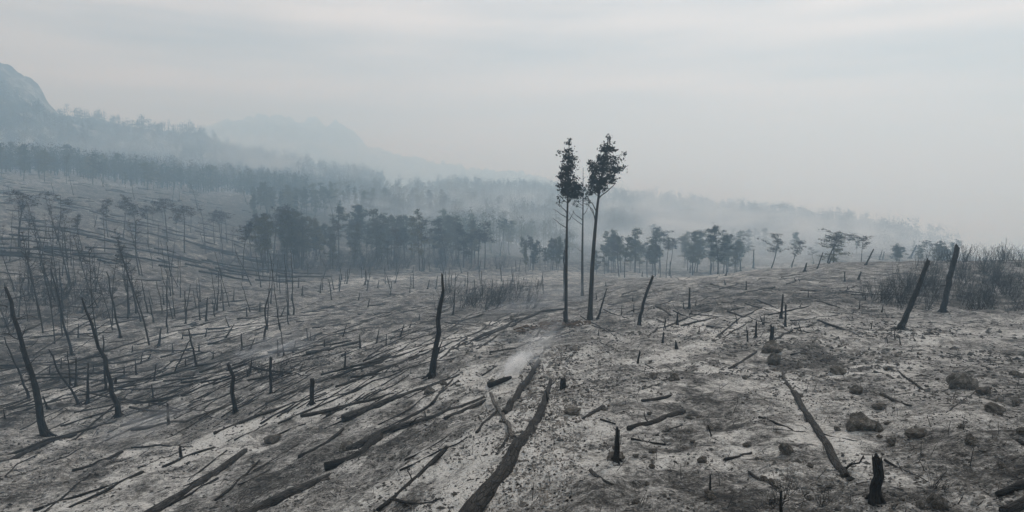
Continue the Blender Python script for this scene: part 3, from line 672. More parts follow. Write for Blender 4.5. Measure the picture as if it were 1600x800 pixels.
tm = []
for _ in range(200):
    r = math.exp(g.uniform(math.log(95), math.log(265))); a = radians(g.uniform(-38, -16)); x, y = r * math.sin(a), r * math.cos(a); t = g.normal(.05, .38); l = g.uniform(1., 4)
    X = x + np.array([-1, 0, 1]) * l * math.cos(t); Y = y + np.array([-1, 0, 1]) * l * math.sin(t); tm.append(tube(np.stack([X, Y, H(X, Y) + .12], 1), [.14, .12, .07], 4))
for _ in range(240):
    u = g.uniform(-10, 680); v = g.uniform(450 + max(0, 300 - u) * .12, 640)
    sl = -.10 - .30 * max(0, v - 480) / 150 - .08 * u / 300 + g.normal(0, .07); p = at(u, v); l = g.uniform(.5, 2.6) / mpp(p); a, b = at(u - l / 2, v - sl * l / 2), at(u + l / 2, v + sl * l / 2)
    if np.linalg.norm(a - b) > 7: continue
    X = np.linspace(a[0], b[0], 5) + g.normal(0, .03, 5); Y = np.linspace(a[1], b[1], 5); rr = g.uniform(.015, .04)
    tm.append(tube(np.stack([X, Y, H(X, Y) + rr * .4], 1), [rr, rr, rr * .9, rr * .8, rr * .5], 5))
tag(link('fallen_timber', mk_mesh('fallen_timber', *join(tm), M_STEM)), 'mass of small fallen timber strewn over the slopes and far hillside', 'timber', kind='stuff')
# white lines and patches where wood burnt to ash
for a in [(1058,521,1116,490,.35,1.),(1036,560,1092,540,.35,1.),(1050,713,1195,705,.28,.9),(860,640,800,760,1.1,.8),(835,600,870,560,1.6,.4),(900,640,980,600,2.0,.5),
          (960,560,1040,540,3.2,.5),(1225,590,1255,650,1.4,.6),(1300,520,1420,500,3.5,.4),(1490,530,1600,510,3.,.4),(1010,430,1120,432,5,.6),(1150,418,1260,415,5,.6),
          (640,545,735,520,1.,.7),(480,640,560,606,1.2,.6),(330,690,470,640,1.,.7),(180,790,330,700,1.1,.5),(-10,690,140,650,1.2,.3),(700,605,770,590,1.1,.6),(745,740,800,690,.9,.5),
          (620,720,700,690,.8,.3),(1380,640,1480,600,2.5,.25),(540,440,700,432,7,.5),(820,440,900,425,6,.5),(300,500,420,520,3,.4),(0,282,200,292,8,.3),
          (1240,480,1380,470,4,.3),(1500,560,1600,560,2,.3),(930,690,1060,760,1.8,.25)]:
    ash_px(*a)
for a in [(1080,600,1200,570,2.2,-.4),(1060,640,1180,700,1.6,-.2),(1400,700,1560,760,1.6,-.2),(1120,480,1230,470,3.5,-.35),(440,740,620,690,1.6,-.4),(230,600,360,560,4,-.45),(0,480,200,470,9,-.4),(460,420,780,408,14,-.6),
          (1400,470,1600,460,8,-.45),(1100,780,1250,790,1.2,-.3),(0,560,120,590,4,-.4),(1300,560,1360,600,1.4,-.3),(800,400,900,412,10,-.4),(690,490,800,465,7,-.35),(0,330,420,350,40,-.12),(0,400,420,430,25,-.15),(450,345,900,355,70,-.7),(900,375,1500,390,70,-.7),(700,330,1100,330,60,-.6)]:
    ash_px(*a)

# ------------------------------------------------------------------ pines
def pine(seed, style, h=9.):
    """one pine about h metres tall: trunk mesh (with its limbs) and crown mesh"""
    g = np.random.default_rng(seed); m = 9; t = np.linspace(0, 1, m)
    lean = g.normal(0, .6, 2); C = np.stack([lean[0] * t ** 1.5 + .16 * np.sin(t * 5 + seed), lean[1] * t ** 1.5 + .1 * np.cos(t * 4 + seed), t * h * .97 - .4 * (t == 0)], 1)
    parts = [tube(C, .105 * (1 - .82 * t) + .012, 6, 0, .1, seed)]
    V = []; wind = g.uniform(0, 2 * pi); one = g.uniform(0, .55); wd = g.uniform(.75, 1.3)
    start = g.uniform(.18, .5) if style == 'full' else g.uniform(.5, .72)
    if style == 'bare': start = g.uniform(.25, .5)
    nb = {'full': int(g.integers(18, 34)), 'burnt': 17, 'bare': 18, 'flat': 15}[style]
    for b in range(nb):
        f = start + (1 - start) * (b + g.uniform(0, 1)) / nb; f = min(f, .99)
        o = np.array([np.interp(f, t, C[:, k]) for k in range(3)]); q = (f - start) / (1 - start)
        a = g.uniform(0, 2 * pi); side = 1 + one * math.cos(a - wind)
        if style == 'flat': L_ = g.uniform(1., 2.9) * (.45 + .75 * q)
        else: L_ = g.uniform(.45, 2.1) * wd * (1.2 - .85 * q) * (.5 + .75 * math.sin(min(1, q * 2.2) * pi / 2)) * side
        up = g.uniform(.0, .75) if style != 'flat' else g.uniform(.5, 1.2) * (1.2 - q)
        if style == 'bare': L_ *= .85; up = g.uniform(.2, 1.3)
        e = o + np.array([math.cos(a) * L_, math.sin(a) * L_, up * L_ * .6]); mid = (o + e) / 2 + g.normal(0, .12, 3) - np.array([0, 0, .08 * L_])
        parts.append(tube([o, mid, e], [.045, .028, .010], 3))
        for _ in range(6 if style in ('bare', 'flat') else 2):
            s = o + (e - o) * g.uniform(.35, 1); d = g.normal(0, 1, 3); d[2] = abs(d[2]) * .7
            parts.append(tube([s, s + d * .25, s + d * .5 + g.normal(0, .06, 3)], [.018, .012, .005], 3))
        if style == 'bare' or g.random() < .1: continue
        for _ in range({'full': 6, 'burnt': 4, 'flat': 3}[style]):
            c = o + (e - o) * g.uniform(.35, 1.1) + g.normal(0, .2, 3); s = g.uniform(.10, .26)
            V.append(leaf_quads(c, {'full': 25, 'burnt': 17, 'flat': 16}[style], np.array([s * 1.2, s * 1.2, s * .6]), .15, g, .32))
    if style == 'full': V.append(leaf_quads(C[-1], 26, np.array([.18, .18, .35]), .14, g, .35))
    tr = mk_mesh('trunk', *join(parts), M_TRUNK)
    cr = None
    if V: V = np.concatenate(V); cr = mk_fast('crown', V, np.arange(len(V)).reshape(-1, 4), M_PINE if style == 'full' else M_BURNTPINE)
    return tr, cr
PV = {s: [pine(200 + 17 * i + 5 * len(s), s) for i in range(n)] for s, n in (('full', 12), ('burnt', 6), ('bare', 7), ('flat', 4))}
def place_pine(style, p, h, label, group, cat='tree', name='pine_tree', tilt=None, var=None, wide=1.):
    i = int(g.integers(0, len(PV[style]))) if var is None else var
    tr, cr = PV[style][i]; s = h / 9.
    if name == 'pine_tree' and style != 'full': name = 'burnt_pine'
    e = empty(name, p, (g.normal(0, .05), g.normal(0, .05) if tilt is None else tilt, g.uniform(0, 2 * pi) if tilt is None else 0), (s * wide * g.uniform(.85, 1.2), s * wide * g.uniform(.85, 1.2), s)); tag(e, label, cat, group)
    link('trunk', tr, parent=e)
    if cr: link('crown', cr, parent=e)
    return e
g = np.random.default_rng(61)
def px_pine(style, u, v, top, *a, **k):
    p = at(u, v); place_pine(style, p, max(2.2, (v - top) * mpp(p) * 1.04), *a, **k)
# burnt pines of the left hillside, one by one
px_pine('flat',32,388,303,'broad flat-topped burnt pine with bare forking limbs on the hillside',None,var=0,wide=1.25)
px_pine('flat',90,382,306,'leaning burnt pine with tufted round top beside thin bare stems',None,tilt=.18,var=1)
px_pine('burnt',264,377,310,'lone straight burnt pine with dark tufted top on pale hillside',None,tilt=0,wide=1.2)
px_pine('burnt',290,396,322,'burnt pine with lopsided dark tuft next to a leaning cluster',None,tilt=.06,wide=1.2)
for u, v, top, st in [(168,370,312,'burnt'),(193,374,309,'burnt'),(213,382,320,'burnt'),(233,384,322,'burnt'),(218,430,345,'bare'),(322,386,318,'bare'),(334,380,330,'burnt'),(345,378,330,'burnt'),(356,380,332,'burnt'),
                      (378,434,350,'burnt'),(392,402,345,'burnt'),(404,398,340,'burnt'),(108,407,338,'bare'),(128,392,338,'burnt'),(65,392,318,'bare'),(106,442,358,'bare'),(238,420,376,'bare'),(20,372,330,'bare'),
                      (310,330,285,'bare'),(48,400,330,'bare'),(150,350,320,'bare'),(255,350,330,'bare'),(276,372,340,'burnt'),(412,420,372,'burnt'),(365,400,355,'bare')]:
    px_pine(st, u, v, top, 'bare slender burnt pine on the log-strewn hillside' if st == 'bare' else 'slender burnt pine with small dark tuft on the hillside',
            'bare pines on the hillside' if st == 'bare' else 'tufted pines on the hillside', tilt=g.uniform(-.22, .06))
for _ in range(64):
    u, v = g.uniform(-15, 260), g.uniform(392, 545)
    if g.random() < (u / 330): continue
    p = at(u, v); hh = g.uniform(2.5, 7.5); place_pine('bare', p, hh, ('tall ' if hh > 5.5 else 'short ' if hh < 3.8 else '') + 'leafless burnt pine in the twiggy tangle of the hollow', 'leafless pines in the hollow', tilt=g.uniform(-.32, .05), wide=.65)
# the dark stand across the flats
def stand(n, ulo, uhi, vlo, vhi, hlo, hhi, style, label, group, keep=None, cat='tree', name='pine_tree', wide=1.):
    k = 0
    while k < n:
        u, v = g.uniform(ulo, uhi), g.uniform(vlo, vhi)
        if keep and not keep(u, v): continue
        k += 1
        st = style if isinstance(style, str) else style[g.integers(0, len(style))]; hh = g.uniform(hlo, hhi); wd = wide * g.choice([.8, 1., 1.25])
        lab = ('tall ' if hh > hlo + (hhi - hlo) * .66 else 'low ' if hh < hlo + (hhi - hlo) * .33 else 'mid-height ') + ('broad ' if wd > wide * 1.1 else 'narrow ' if wd < wide * .9 else '') + {'full': '', 'burnt': 'thin-crowned ', 'bare': 'leafless ', 'flat': ''}[st] + label
        place_pine(st, at(u, v), hh, lab, group, cat, name, wide=wd)
stand(84, 440, 775, 394, 424, 4.5, 10.5, ('full', 'full', 'full', 'full', 'burnt', 'bare'), 'dusty dark pine in the dense stand across the ash flats', 'pines of the dense stand', lambda u, v: v < 425 - abs(u - 600) * .03)
stand(12, 405, 470, 405, 430, 7, 10, ('burnt', 'full', 'bare'), 'scorched pine at the thin end of the dense stand', 'scorched pines at the stand end')
px_pine('burnt',782,400,342,'pale leaning pine beside the valley road with thin trunk',None,tilt=.15)
px_pine('full',796,398,348,'bushy leaning pine beside the valley road',None,tilt=-.1,wide=1.4)
stand(26, 818, 882, 410, 426, 3.2, 6, ('full', 'full', 'burnt'), 'young slim pine in the small grove beyond the tall pines', 'young pines of the small grove', wide=.7)
# behind the crest: placed on the falling ground beyond it
def beyond(u, r, top, style, label, group=None, **k):
    a = az_of(u, 400); p = np.array([r * math.sin(a), r * math.cos(a), 0]); p[2] = float(H(p[0], p[1]))
    d = ray(u, top); zt = p[1] / d[1] * d[2]
    place_pine(style, p, float(np.clip(zt - p[2], 3, 14)), label, group, **k)
for _ in range(24):
    u = g.uniform(925, 1058); beyond(u, g.uniform(112, 150), g.uniform(354, 392), ('full', 'full', 'burnt')[g.integers(0, 3)], 'dusty pine in the hazy clump behind the ash crest', 'pines of the hazy clump')
for _ in range(16):
    u = g.uniform(1068, 1180); beyond(u, g.uniform(125, 170), g.uniform(360, 392), 'full', 'faint rounded pine behind the crest past the hazy clump', 'faint pines past the clump', wide=1.2)
beyond(1122, 105, 352, 'full', 'pine with pointed ragged crown and bare trunk behind the crest', wide=1.25)
beyond(1203, 100, 366, 'burnt', 'windblown pine with dark tuft, the larger of two leaning pines', tilt=.25, wide=1.6)
beyond(1234, 98, 372, 'burnt', 'windblown pine with thin tuft, the smaller of two leaning pines', tilt=.28, wide=1.5)
beyond(1290, 88, 358, 'flat', 'broad dark umbrella-shaped pine with leaning trunk behind the crest', tilt=.25, wide=2.0, var=2)
beyond(1300, 92, 362, 'full', 'bushy dark pine crown merging with the umbrella-shaped pine', tilt=.12, wide=1.6)
beyond(1344, 86, 368, 'flat', 'small twiggy half-bare pine on the crest edge', tilt=.08, wide=1.1, var=3)
for _ in range(9):
    u = g.uniform(1395, 1480); beyond(u, g.uniform(120, 190), g.uniform(375, 390), 'full', 'low rounded pine half hidden behind the crest', 'low pines behind the crest', wide=1.5)
for _ in range(30):
    u = g.uniform(1000, 1500); r = g.uniform(140, 250); beyond(u, r, 352 + (u - 1000) * .055 + g.uniform(-6, 26), ('full', 'full', 'burnt')[g.integers(0, 3)], 'small hazy pine lower down the valley side behind the crest', 'small hazy pines behind the crest', wide=g.uniform(.9, 1.4))
# second line and the left tree line, farther off
stand(64, 395, 700, 318, 348, 4.5, 10.5, ('full', 'full', 'full', 'burnt'), 'grey-blue pine in the second line of wood behind the stand', 'pines of the second line', lambda u, v: v > 322 + (u - 400) * .03)
stand(14, 690, 790, 350, 382, 6, 9, 'full', 'scattered hazy pine on the slope near the valley road', 'hazy pines by the road')
stand(50, -10, 440, 262, 300, 4.5, 10.5, ('full', 'full', 'burnt'), 'hazy pine of the long tree line above the bare hillside', 'pines of the long tree line', lambda u, v: 268 + u * .055 < v < 284 + u * .062)

# the far wood on the slopes: one mass
def far_wood(name, label, spots, seed, hlo=4, hhi=10):
    g = np.random.default_rng(seed); V = []; T = []
    for (x, y, z) in spots:
        h = g.uniform(hlo, hhi); cw = g.uniform(1.2, 2.6)
        for _ in range(8):
            f = g.uniform(.22, .95); c = np.array([x, y, z + h * f]) + np.append(g.normal(0, cw * .5 * (1.25 - f), 2), 0)
            lf = min(.45, .0011 * math.hypot(x, y)); V.append(leaf_quads(c, int(9 * (.45 / lf) ** 1.3), np.array([cw * .42, cw * .42, h * .07]), lf, g))
        V.append(leaf_quads(np.array([x, y, z + h]), 6, np.array([.25, .25, .4]), .3, g))
        T.append(np.array([(x - .16, y, z - .5), (x + .16, y, z - .5), (x + .1, y + .1, z + h * .8), (x - .1, y - .1, z + h * .8)]))
    V = np.concatenate(V + T)
    tag(link(name, mk_fast(name, V, np.arange(len(V)).reshape(-1, 4), M_PINE)), label, 'forest', kind='stuff')
sp = []
for _ in range(5200):
    u = g.uniform(330, 1530); r = g.uniform(170, 560); a = az_of(u, 320); x, y = r * math.sin(a), r * math.cos(a)
    if g.random() < (u - 1330) / 190: continue
    if vnoise(x / 35, y / 35, 77) < -.12 + .16 * (u > 1050): continue
    if r < 250 + max(0, 520 - u) * .5 - (80 if 690 < u < 900 else 0): continue
    sp.append((x, y, float(H(x, y))))
far_wood('distant_wood', 'hazy pine wood covering the far valley slopes and ridge', sp, 5)
sp = []
A, Rg, Z = MT1
for _ in range(2200):
    i, j = g.integers(4, len(A) - 1), g.integers(1, 62)
    if az_of(95, 250) > A[i] and j > 34: continue
    sp.append((Rg[j] * math.sin(A[i]), Rg[j] * math.cos(A[i]), Z[i, j]))
for _ in range(900):
    u = g.uniform(-20, 480); r = g.uniform(270, 420); a = az_of(u, 270); x, y = r * math.sin(a), r * math.cos(a); sp.append((x, y, float(H(x, y))))
far_wood('mountain_wood', 'hazy wood clothing the foot of the mountain', sp, 6)

# ------------------------------------------------------------------ burnt brush
def brush(seed, n, h, spread, lean):
    g = np.random.default_rng(seed); P = []; roots = g.normal(0, spread, (4, 2))
    for _ in range(n):
        o = np.append(roots[g.integers(0, 4)] + g.normal(0, .06, 2), -.05); l = h * g.uniform(.4, 1.1); d = np.array([lean + g.normal(0, .42), g.normal(0, .42), 1.])
        k = np.array([o, o + d * l * .5 + g.normal(0, .03, 3), o + d * l]); P.append(tube(k, [.010, .007, .003], 3))
        for _ in range(4):
            s = k[0] + (k[2] - k[0]) * g.uniform(.3, .9); e = np.array([g.normal(.1, .3), g.normal(0, .3), g.uniform(.3, .8)]) * l * .3
            P.append(tube([s, s + e * .5, s + e], [.006, .004, .002], 3))
    return mk_mesh('burnt_shrub', *join(P), M_STEM)
BR = [brush(300 + i, 18, 1.3, .5, .15) for i in range(5)]
def shrubs(spots, slo, shi, label, group):
    for u, v in spots:
        p = at(u, v); s = g.uniform(slo, shi); lab = ('big ' if s > slo + (shi - slo) * .66 else 'little ' if s < slo + (shi - slo) * .33 else '') + label
        tag(link('burnt_shrub', BR[g.integers(0, 5)], p, None, (0, 0, g.uniform(-.5, .5)), (s, s, s * g.uniform(.8, 1.25))), lab, 'shrub', group)
shrubs([(g.uniform(1435, 1605), g.uniform(412, 486)) for _ in range(80)], .5, 1.15, 'burnt twiggy shrub in the dense thicket around the tall leaning trunk', 'shrubs of the dense thicket')
shrubs([(g.uniform(1375, 1440), g.uniform(435, 480)) for _ in range(22)], .6, 1.0, 'low burnt shrub at the thin edge of the thicket', 'shrubs at the thicket edge')
shrubs([(g.uniform(1440, 1605), g.uniform(402, 410)) for _ in range(26)], .8, 1.3, 'spiky burnt shrub on the crest behind the thicket', 'shrubs on the crest')
shrubs([(g.uniform(700, 845), g.uniform(455, 488)) for _ in range(26)], 1.0, 1.7, 'bluish burnt shrub in the smoky patch below the tall pines', 'shrubs of the smoky patch')
shrubs([(g.uniform(0, 190), g.uniform(440, 520)) for _ in range(20)], .9, 1.8, 'burnt shrub in the twiggy tangle of the hollow', 'shrubs of the twiggy tangle')
shrubs([(g.uniform(350, 480), g.uniform(570, 592)) for _ in range(14)], .35, .6, 'low stubbly burnt brush along the lip of the hollow', 'brush along the hollow lip')
shrubs([(g.uniform(430, 790), g.uniform(402, 424)) for _ in range(70)], 1.4, 2.6, 'burnt undergrowth shrub at the foot of the dense stand', 'undergrowth of the dense stand')
shrubs([(u, v) for u, v in ((790,520),(820,570),(850,548),(1205,790),(1240,785),(1285,790),(1460,765),(730,520))], .18, .3, 'tuft of burnt twigs on bare near ash', 'tufts of burnt twigs')

# ------------------------------------------------------------------ boulders and lumps
def rock_mesh(seed, rough=.28):
    import bmesh
    g = np.random.default_rng(seed); bm = bmesh.new(); bmesh.ops.create_icosphere(bm, subdivisions=3, radius=1)
    dirs = g.normal(0, 1, (13, 3)); dirs /= np.linalg.norm(dirs, axis=1)[:, None]; cut = g.uniform(.62, .95, 13)
    for v in bm.verts:
        p = np.array(v.co); s = 1.
        for d, c in zip(dirs, cut):
            k = p @ d
            if k > c: s = min(s, c / k)
        p = p * s; p *= 1 + rough * 1.3 * float(vnoise(p[0] * 2.5 + seed, p[1] * 2.5 + p[2] * 1.7, seed)) + 0.14 * float(vnoise(p[0] * 7, p[1] * 9 + p[2] * 8, seed + 1))
        v.co = p
    me = bpy.data.meshes.new('boulder'); bm.to_mesh(me); bm.free(); me.materials.append(M_ROCK)
    me.polygons.foreach_set('use_smooth', [False] * len(me.polygons)); return me
RK = [rock_mesh(400 + i) for i in range(7)]
def boulder(u, v, w, h, label, var, group=None, depth=.9, mat=None):
    p = at(u, v + h * .3); k = mpp(p); sx = w * k / 2 * 1.02; sz = h * k / 2 * 1.3
    o = link('boulder', RK[var % 7], p + np.array([0, sx * .4, sz * .3]), None, (0, 0, g.uniform(-.5, .5)), (sx, sx * depth, sz)); tag(o, label, 'rock', group)
    return o
boulder(1208,545,36,22,'rounded sooty boulder, upper one of two stacked before a charred stump',0)
boulder(1212,565,23,20,'dark boulder, lower one of two stacked before a charred stump',1)
boulder(1347,664,46,30,'large pale-capped boulder paired with a smaller rock',0)
boulder(1372,669,20,17,'smaller grey rock touching the large pale-capped boulder',3)
boulder(1512,600,48,28,'broad low boulder with sooty face high on the grey slope',4)
boulder(1541,612,24,16,'smaller lichen-grey rock touching the broad low boulder',5)
boulder(1558,640,30,15,'cracked low rock downslope of the broad low boulder',6)
boulder(1341,612,22,15,'smooth round dark stone between two boulders',1)
boulder(1230,703,22,18,'pointed dark stone beside the long trench log',3)
boulder(1518,688,18,15,'rough black lump on the clumpy slope',0)
boulder(1437,679,36,16,'black crumbling lump of charred earth',5)
boulder(1055,590,17,13,'dark square stone on pale ash behind the stubby log',3)
boulder(1021,589,16,10,'flat dark stone beside the dark square stone',6)
boulder(1592,586,22,12,'flat grey slab at the slope edge',4)
boulder(1312,581,28,11,'low black charred hump on pale ash',6)
boulder(1375,636,22,10,'low half-buried stone near the large boulder',2)
boulder(1470,788,32,26,'pale buff rock half buried near clumpy soil',4)
boulder(1020,706,13,9,'small pale split stone on grey ash',2)
boulder(895,645,30,12,'crumbled black charcoal heap on pale ash',5)
boulder(963,716,34,12,'black charcoal ring round the upright charred stump',6,depth=.8)
boulder(670,612,20,14,'black burnt root clump under the long log',0)
boulder(693,600,12,8,'small black root knot by the crooked trunk',1)
boulder(423,688,30,16,'black burnt root clump in the sooty hollow',5)
boulder(540,700,26,14,'black root mass at the log pair ends',6)
boulder(768,600,16,12,'glowing-free black ember heap at the smoke source'.replace('glowing-free ','dead '),1)
boulder(800,498,10,9,'dark root plate at the end of the long curved log',3)
g = np.random.default_rng(71)
for _ in range(70):
    u, v = g.uniform(900, 1600), g.uniform(500, 790); p = at(u, v); w = g.uniform(.05, .16) / mpp(p)
    sw = w * mpp(p); boulder(u, v, w, w * g.uniform(.45, .75), ('larger ' if sw > .12 else 'tiny ' if sw < .085 else '') + 'small sooty stone scattered over the near ash slope', int(g.integers(0, 7)), 'small stones on the near slope')

# ------------------------------------------------------------------ loose debris, far too much to count
def chunk_field(name, label, n, rlo, rhi, slo, shi, mat, seed, where=None, flat=.6, alo=-40, ahi=40, z=.3):
    g = np.random.default_rng(seed)
    r = np.exp(g.uniform(math.log(rlo), math.log(rhi), n * 3)); a = np.radians(g.uniform(alo, ahi, n * 3)); x, y = r * np.sin(a), r * np.cos(a)
    w = vnoise(x / 2.2, y / 2.2, seed) + .6 * vnoise(x / .7, y / .7, seed + 1)
    if where is not None: k = where(x, y, w)
    else: k = w > -.05
    x, y, r = x[k][:n], y[k][:n], r[k][:n]; m = len(x)
    s = np.exp(g.uniform(math.log(slo), math.log(shi), m)) * np.clip(r / 14, .75, 2.2)
    base = np.array([(1, 0, 0), (-1, 0, 0), (0, 1, 0), (0, -1, 0), (0, 0, 1), (0, 0, -1)], float)
    F0 = np.array([(0, 2, 4), (2, 1, 4), (1, 3, 4), (3, 0, 4), (2, 0, 5), (1, 2, 5), (3, 1, 5), (0, 3, 5)])
    V = base[None] * g.uniform(.5, 1.3, (m, 6, 1)) + g.normal(0, .2, (m, 6, 3)); V[:, :, 2] *= flat
    V[:, :, 0] *= g.uniform(.7, 1.7, (m, 1))
    t = g.uniform(0, 2 * pi, m); c, sn = np.cos(t)[:, None], np.sin(t)[:, None]
    X = V[:, :, 0] * c - V[:, :, 1] * sn; Y = V[:, :, 0] * sn + V[:, :, 1] * c
    V = np.stack([X * s[:, None] + x[:, None], Y * s[:, None] + y[:, None], V[:, :, 2] * s[:, None] + (H(x, y) + s * z)[:, None]], -1).reshape(-1, 3)
    F = (F0[None] + (np.arange(m) * 6)[:, None, None]).reshape(-1, 3)
    tag(link(name, mk_fast(name, V, F, mat)), label, 'debris', kind='stuff')
chunk_field('charcoal_debris', 'black charcoal crumbs strewn over the ash', 16000, 7, 45, .006, .026, M_COAL, 81)
chunk_field('clumpy_soil', 'dark lumpy burnt soil clods', 900, 7, 20, .012, .045, M_COAL, 85, lambda x, y, w: w > .16, .45)
M_CLOD = simple('burnt_clods', (.10, .098, .092), 1, .75, 2.2)
chunk_field('burnt_clods', 'grey-brown burnt clods lying over the near slope', 3200, 7.5, 30, .016, .055, M_CLOD, 95, lambda x, y, w: (w > .05) & (x > -2.5), .7, -14, 40, .15)
chunk_field('burnt_lumps', 'dark burnt lumps between the fallen logs', 1500, 9, 34, .014, .045, M_CLOD, 97, lambda x, y, w: (w > .08) & (x < 0), .7, -40, 0, .15)
chunk_field('ashy_gravel', 'grey ashy gravel strewn over the slope', 10000, 7, 40, .006, .025, M_STONE, 83)
P0, P1, P2 = at(760, 800), at(850, 640), at(858, 545)
def near_line(x, y, pts, wd):
    d = np.full(x.shape, 1e9)
    for a, b in zip(pts[:-1], pts[1:]):
        ab = b[:2] - a[:2]; t = np.clip(((x - a[0]) * ab[0] + (y - a[1]) * ab[1]) / (ab @ ab), 0, 1)
        d = np.minimum(d, np.hypot(x - a[0] - t * ab[0], y - a[1] - t * ab[1]))
    return d < wd
RID = [at(800, 800), at(835, 720), at(862, 640), at(850, 575), at(880, 545)]
chunk_field('rubble_ridge', 'pale broken rubble along the great fallen log', 3200, 8, 30, .012, .05, M_STONE, 87, lambda x, y, w: near_line(x, y, RID, .75), .8, -8, 12)
chunk_field('charred_rubble', 'dark crumbled char along the great fallen log', 900, 8, 30, .01, .035, M_COAL, 88, lambda x, y, w: near_line(x, y, RID, .85), .8, -8, 12)
BRN = [at(845, 512), at(885, 507)]
chunk_field('baked_soil', 'rust-brown baked soil crumbs at the foot of the pointed pine', 700, 26, 46, .03, .08, M_SOIL, 89, lambda x, y, w: near_line(x, y, BRN, 1.3), .5, -3, 10)
def twig_field(name, label, n, rlo, rhi, mat, seed):
    g = np.random.default_rng(seed); r = np.exp(g.uniform(math.log(rlo), math.log(rhi), n)); a = np.radians(g.uniform(-40, 40, n)); x, y = r * np.sin(a), r * np.cos(a)
    l = g.uniform(.03, .2, n) * np.clip(r / 14, .8, 3); t = np.where(g.random(n) < .6, radians(68) + g.normal(0, .5, n), g.uniform(0, pi, n)); w = l * .025 + .002
    dx, dy = np.cos(t) * l / 2, np.sin(t) * l / 2; nx, ny = -np.sin(t) * w, np.cos(t) * w
    h0, h1 = H(x - dx, y - dy), H(x + dx, y + dy); top = np.where(g.random(n) < .12, g.uniform(.05, .2, n), 0)
    V = np.stack([np.stack([x - dx + nx, y - dy + ny, h0 + .004], -1), np.stack([x - dx - nx, y - dy - ny, h0 + .004], -1), np.stack([x - dx, y - dy, h0 + 2.2 * w], -1),
                  np.stack([x + dx + nx * .6, y + dy + ny * .6, h1 + .004 + top], -1), np.stack([x + dx - nx * .6, y + dy - ny * .6, h1 + .004 + top], -1), np.stack([x + dx, y + dy, h1 + 1.6 * w + top], -1)], 1).reshape(-1, 3)
    F0 = np.array([(0, 2, 5), (0, 5, 3), (1, 4, 5), (1, 5, 2), (0, 3, 4), (0, 4, 1), (0, 1, 2), (3, 5, 4)])
    tag(link(name, mk_fast(name, V, (F0[None] + (np.arange(n) * 6)[:, None, None]).reshape(-1, 3), mat)), label, 'debris', kind='stuff')
twig_field('burnt_twigs', 'thin black twigs littering the ash', 5000, 7, 60, M_STEM, 91)

# ------------------------------------------------------------------ ash attribute on the ground
ashv = np.zeros(len(gv)); near = np.nonzero((np.hypot(GX, GY) < 460) & (GY > 0))[0]; nx_, ny_ = GX[near], GY[near]; acc = np.zeros(len(near))
wn = vnoise(nx_ / 1.1, ny_ / 1.1, 93) + .8 * vnoise(nx_ / .4, ny_ / .4, 94) + .5 * vnoise(nx_ / .15, ny_ / .15, 95)
for x0, y0, x1, y1, w, s in ASH:
    lo = np.nonzero((nx_ > min(x0, x1) - 3 * w) & (nx_ < max(x0, x1) + 3 * w) & (ny_ > min(y0, y1) - 3 * w) & (ny_ < max(y0, y1) + 3 * w))[0]
    if not len(lo): continue
    ax, ay = x1 - x0, y1 - y0; q = np.clip(((nx_[lo] - x0) * ax + (ny_[lo] - y0) * ay) / (ax * ax + ay * ay + 1e-9), 0, 1)
    d = np.hypot(nx_[lo] - x0 - q * ax, ny_[lo] - y0 - q * ay) / w * (1 + 1.3 * wn[lo])
    acc[lo] += s * np.exp(-d * d)
ashv[near] = np.clip(acc, -.8, 1.1)
at_ = ground.data.attributes.new('ash', 'FLOAT', 'POINT'); at_.data.foreach_set('value', ashv.astype(np.float32))

# ------------------------------------------------------------------ smoke and haze
def volume_mat(name, color, density, scale, seed, absorb=(1, 1, 1), lo=.42, hi=.75, aniso=.2):
    m = bpy.data.materials.new(name); m.use_nodes = True; nt = m.node_tree; N = nt.nodes; L = nt.links
    N.remove(N['Principled BSDF']); pv = N.new('ShaderNodeVolumePrincipled'); L.new(pv.outputs['Volume'], N['Material Output'].inputs['Volume'])
    pv.inputs['Color'].default_value = (*color, 1); pv.inputs['Anisotropy'].default_value = aniso; pv.inputs['Absorption Color'].default_value = (*absorb, 1)
    if scale is None:
        pv.inputs['Density'].default_value = density; return m
    tc = N.new('ShaderNodeTexCoord').outputs['Object']
    ln = N.new('ShaderNodeVectorMath'); ln.operation = 'LENGTH'; L.new(tc, ln.inputs[0])
    mr = N.new('ShaderNodeMapRange'); mr.inputs['From Min'].default_value = 1.; mr.inputs['From Max'].default_value = .15; L.new(ln.outputs['Value'], mr.inputs['Value'])
    mp = N.new('ShaderNodeMapping'); mp.inputs['Location'].default_value = (seed, seed * 2.3, 0); mp.inputs['Scale'].default_value = scale; L.new(tc, mp.inputs['Vector'])
    nz = noise(N, L, mp.outputs['Vector'], 1., 4, .6, .6)
    rp = N.new('ShaderNodeMapRange'); rp.inputs['From Min'].default_value = lo; rp.inputs['From Max'].default_value = hi; L.new(nz, rp.inputs['Value'])
    d = math_n(N, L, 'MULTIPLY', mr.outputs[0], rp.outputs[0]); d = math_n(N, L, 'MULTIPLY', d, density)
    L.new(d, pv.inputs['Density']); return m
import bmesh
def smoke(p, size, rot, mat, label):
    bm = bmesh.new(); bmesh.ops.create_icosphere(bm, subdivisions=2, radius=1.); me = bpy.data.meshes.new('smoke'); bm.to_mesh(me); bm.free(); me.materials.append(mat)
    o = link('smoke', me, p, None, rot, size); tag(o, label, 'smoke', kind='stuff'); return o
SMC = (.86, .91, .97)
p = at(783, 595); q = at(855, 540)
smoke(p + np.array([.42, .2, .44]), (.85, .38, .33), (0, radians(-46), radians(10)), volume_mat('smoke_wisp', SMC, 18., (2.2, 2.2, 2.2), 3), 'white smoke rising from the smouldering log stub')
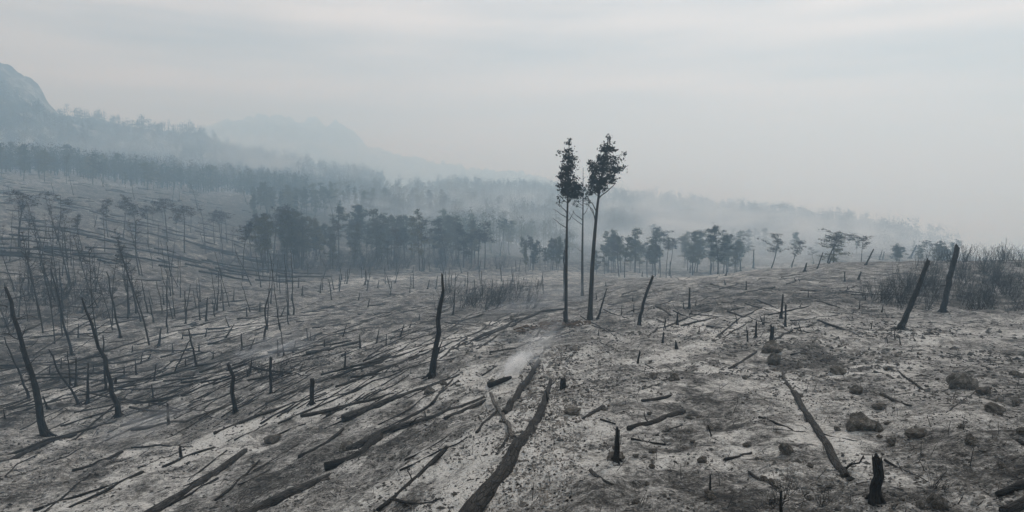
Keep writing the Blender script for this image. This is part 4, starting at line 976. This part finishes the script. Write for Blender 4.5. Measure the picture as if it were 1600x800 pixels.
smoke(p + np.array([1.1, .7, .9]), (1.2, .65, .6), (0, radians(-38), radians(20)), volume_mat('smoke_drift', SMC, 2.4, (1.8, 2.4, 2.4), 5), 'thin smoke drifting over the rubble ridge')
p = at(200, 690); smoke(p + np.array([.4, .3, .5]), (2.2, 1., .55), (0, radians(-12), .3), volume_mat('smoke_low', SMC, .8, (2, 2, 2), 7), 'faint smoke at the curved dark log')
p = at(425, 562); smoke(p + np.array([0, .3, .5]), (2.6, 1.2, .8), (0, radians(-15), 0), volume_mat('smoke_hollow', (.80, .88, .98), .8, (2, 2, 2), 9), 'bluish smoke on the lip of the hollow')
p = at(840, 488); smoke(p + np.array([0, .5, .8]), (5, 2.5, 1.2), (0, radians(-12), 0), volume_mat('smoke_slope', (.80, .88, .98), .3, (2.4, 2, 2), 11), 'bluish smoke on the slope below the pointed pine')

def bank(u, r, dz, size, dens, label, seed, rz=0.):
    a = az_of(u, 380); x, y = r * math.sin(a), r * math.cos(a)
    smoke(np.array([x, y, float(base_h(x, y)) + dz]), size, (0, 0, rz), volume_mat('valley_smoke', (.82, .92, 1.), dens, (3., 3., 1.7), seed, lo=.45, hi=.68), label)
bank(1050, 230, 6, (75, 40, 13), .085, 'pale smoke lying in the valley behind the crest', 21)
bank(1330, 250, 5, (80, 45, 14), .045, 'pale smoke drifting under the far ridge end', 22)
bank(900, 175, 4, (38, 16, 8), .085, 'pale smoke behind the three tall pines', 25)
bank(1180, 150, 3, (34, 16, 8), .085, 'pale smoke between the pines behind the crest', 26)
bank(640, 235, 5, (45, 18, 9), .085, 'pale smoke between the dense stand and the second line', 27)
bank(1000, 330, 10, (70, 25, 14), .085, 'pale smoke rising against the far ridge', 28)
bank(1420, 200, 4, (40, 18, 9), .085, 'pale smoke behind the end of the crest', 29)
bank(200, 330, 10, (90, 25, 14), .03, 'pale smoke above the long tree line', 30)
bank(760, 300, 7, (80, 40, 14), .035, 'pale smoke among the woods past the valley road', 23)
bank(470, 420, 14, (120, 50, 20), .028, 'pale smoke along the mountain foot', 24)
lo_z = float(min(GZ.min(), -60)) - 1.5; hi_z = float(max(MT1[2].max(), MT2[2].max(), GZ.max())) + 14
bm = bmesh.new(); bmesh.ops.create_cube(bm, size=1.); me = bpy.data.meshes.new('haze'); bm.to_mesh(me); bm.free()
me.materials.append(volume_mat('haze_air', (.54, .785, 1.0), .0027, None, 0, (.8, .8, .8), aniso=.35))
hz = link('haze', me, (0, 0, (lo_z + hi_z) / 2), None, (0, 0, 0), (5300, 5300, hi_z - lo_z)); tag(hz, 'thin blue-grey smoke haze filling the valley air', 'haze', kind='stuff')
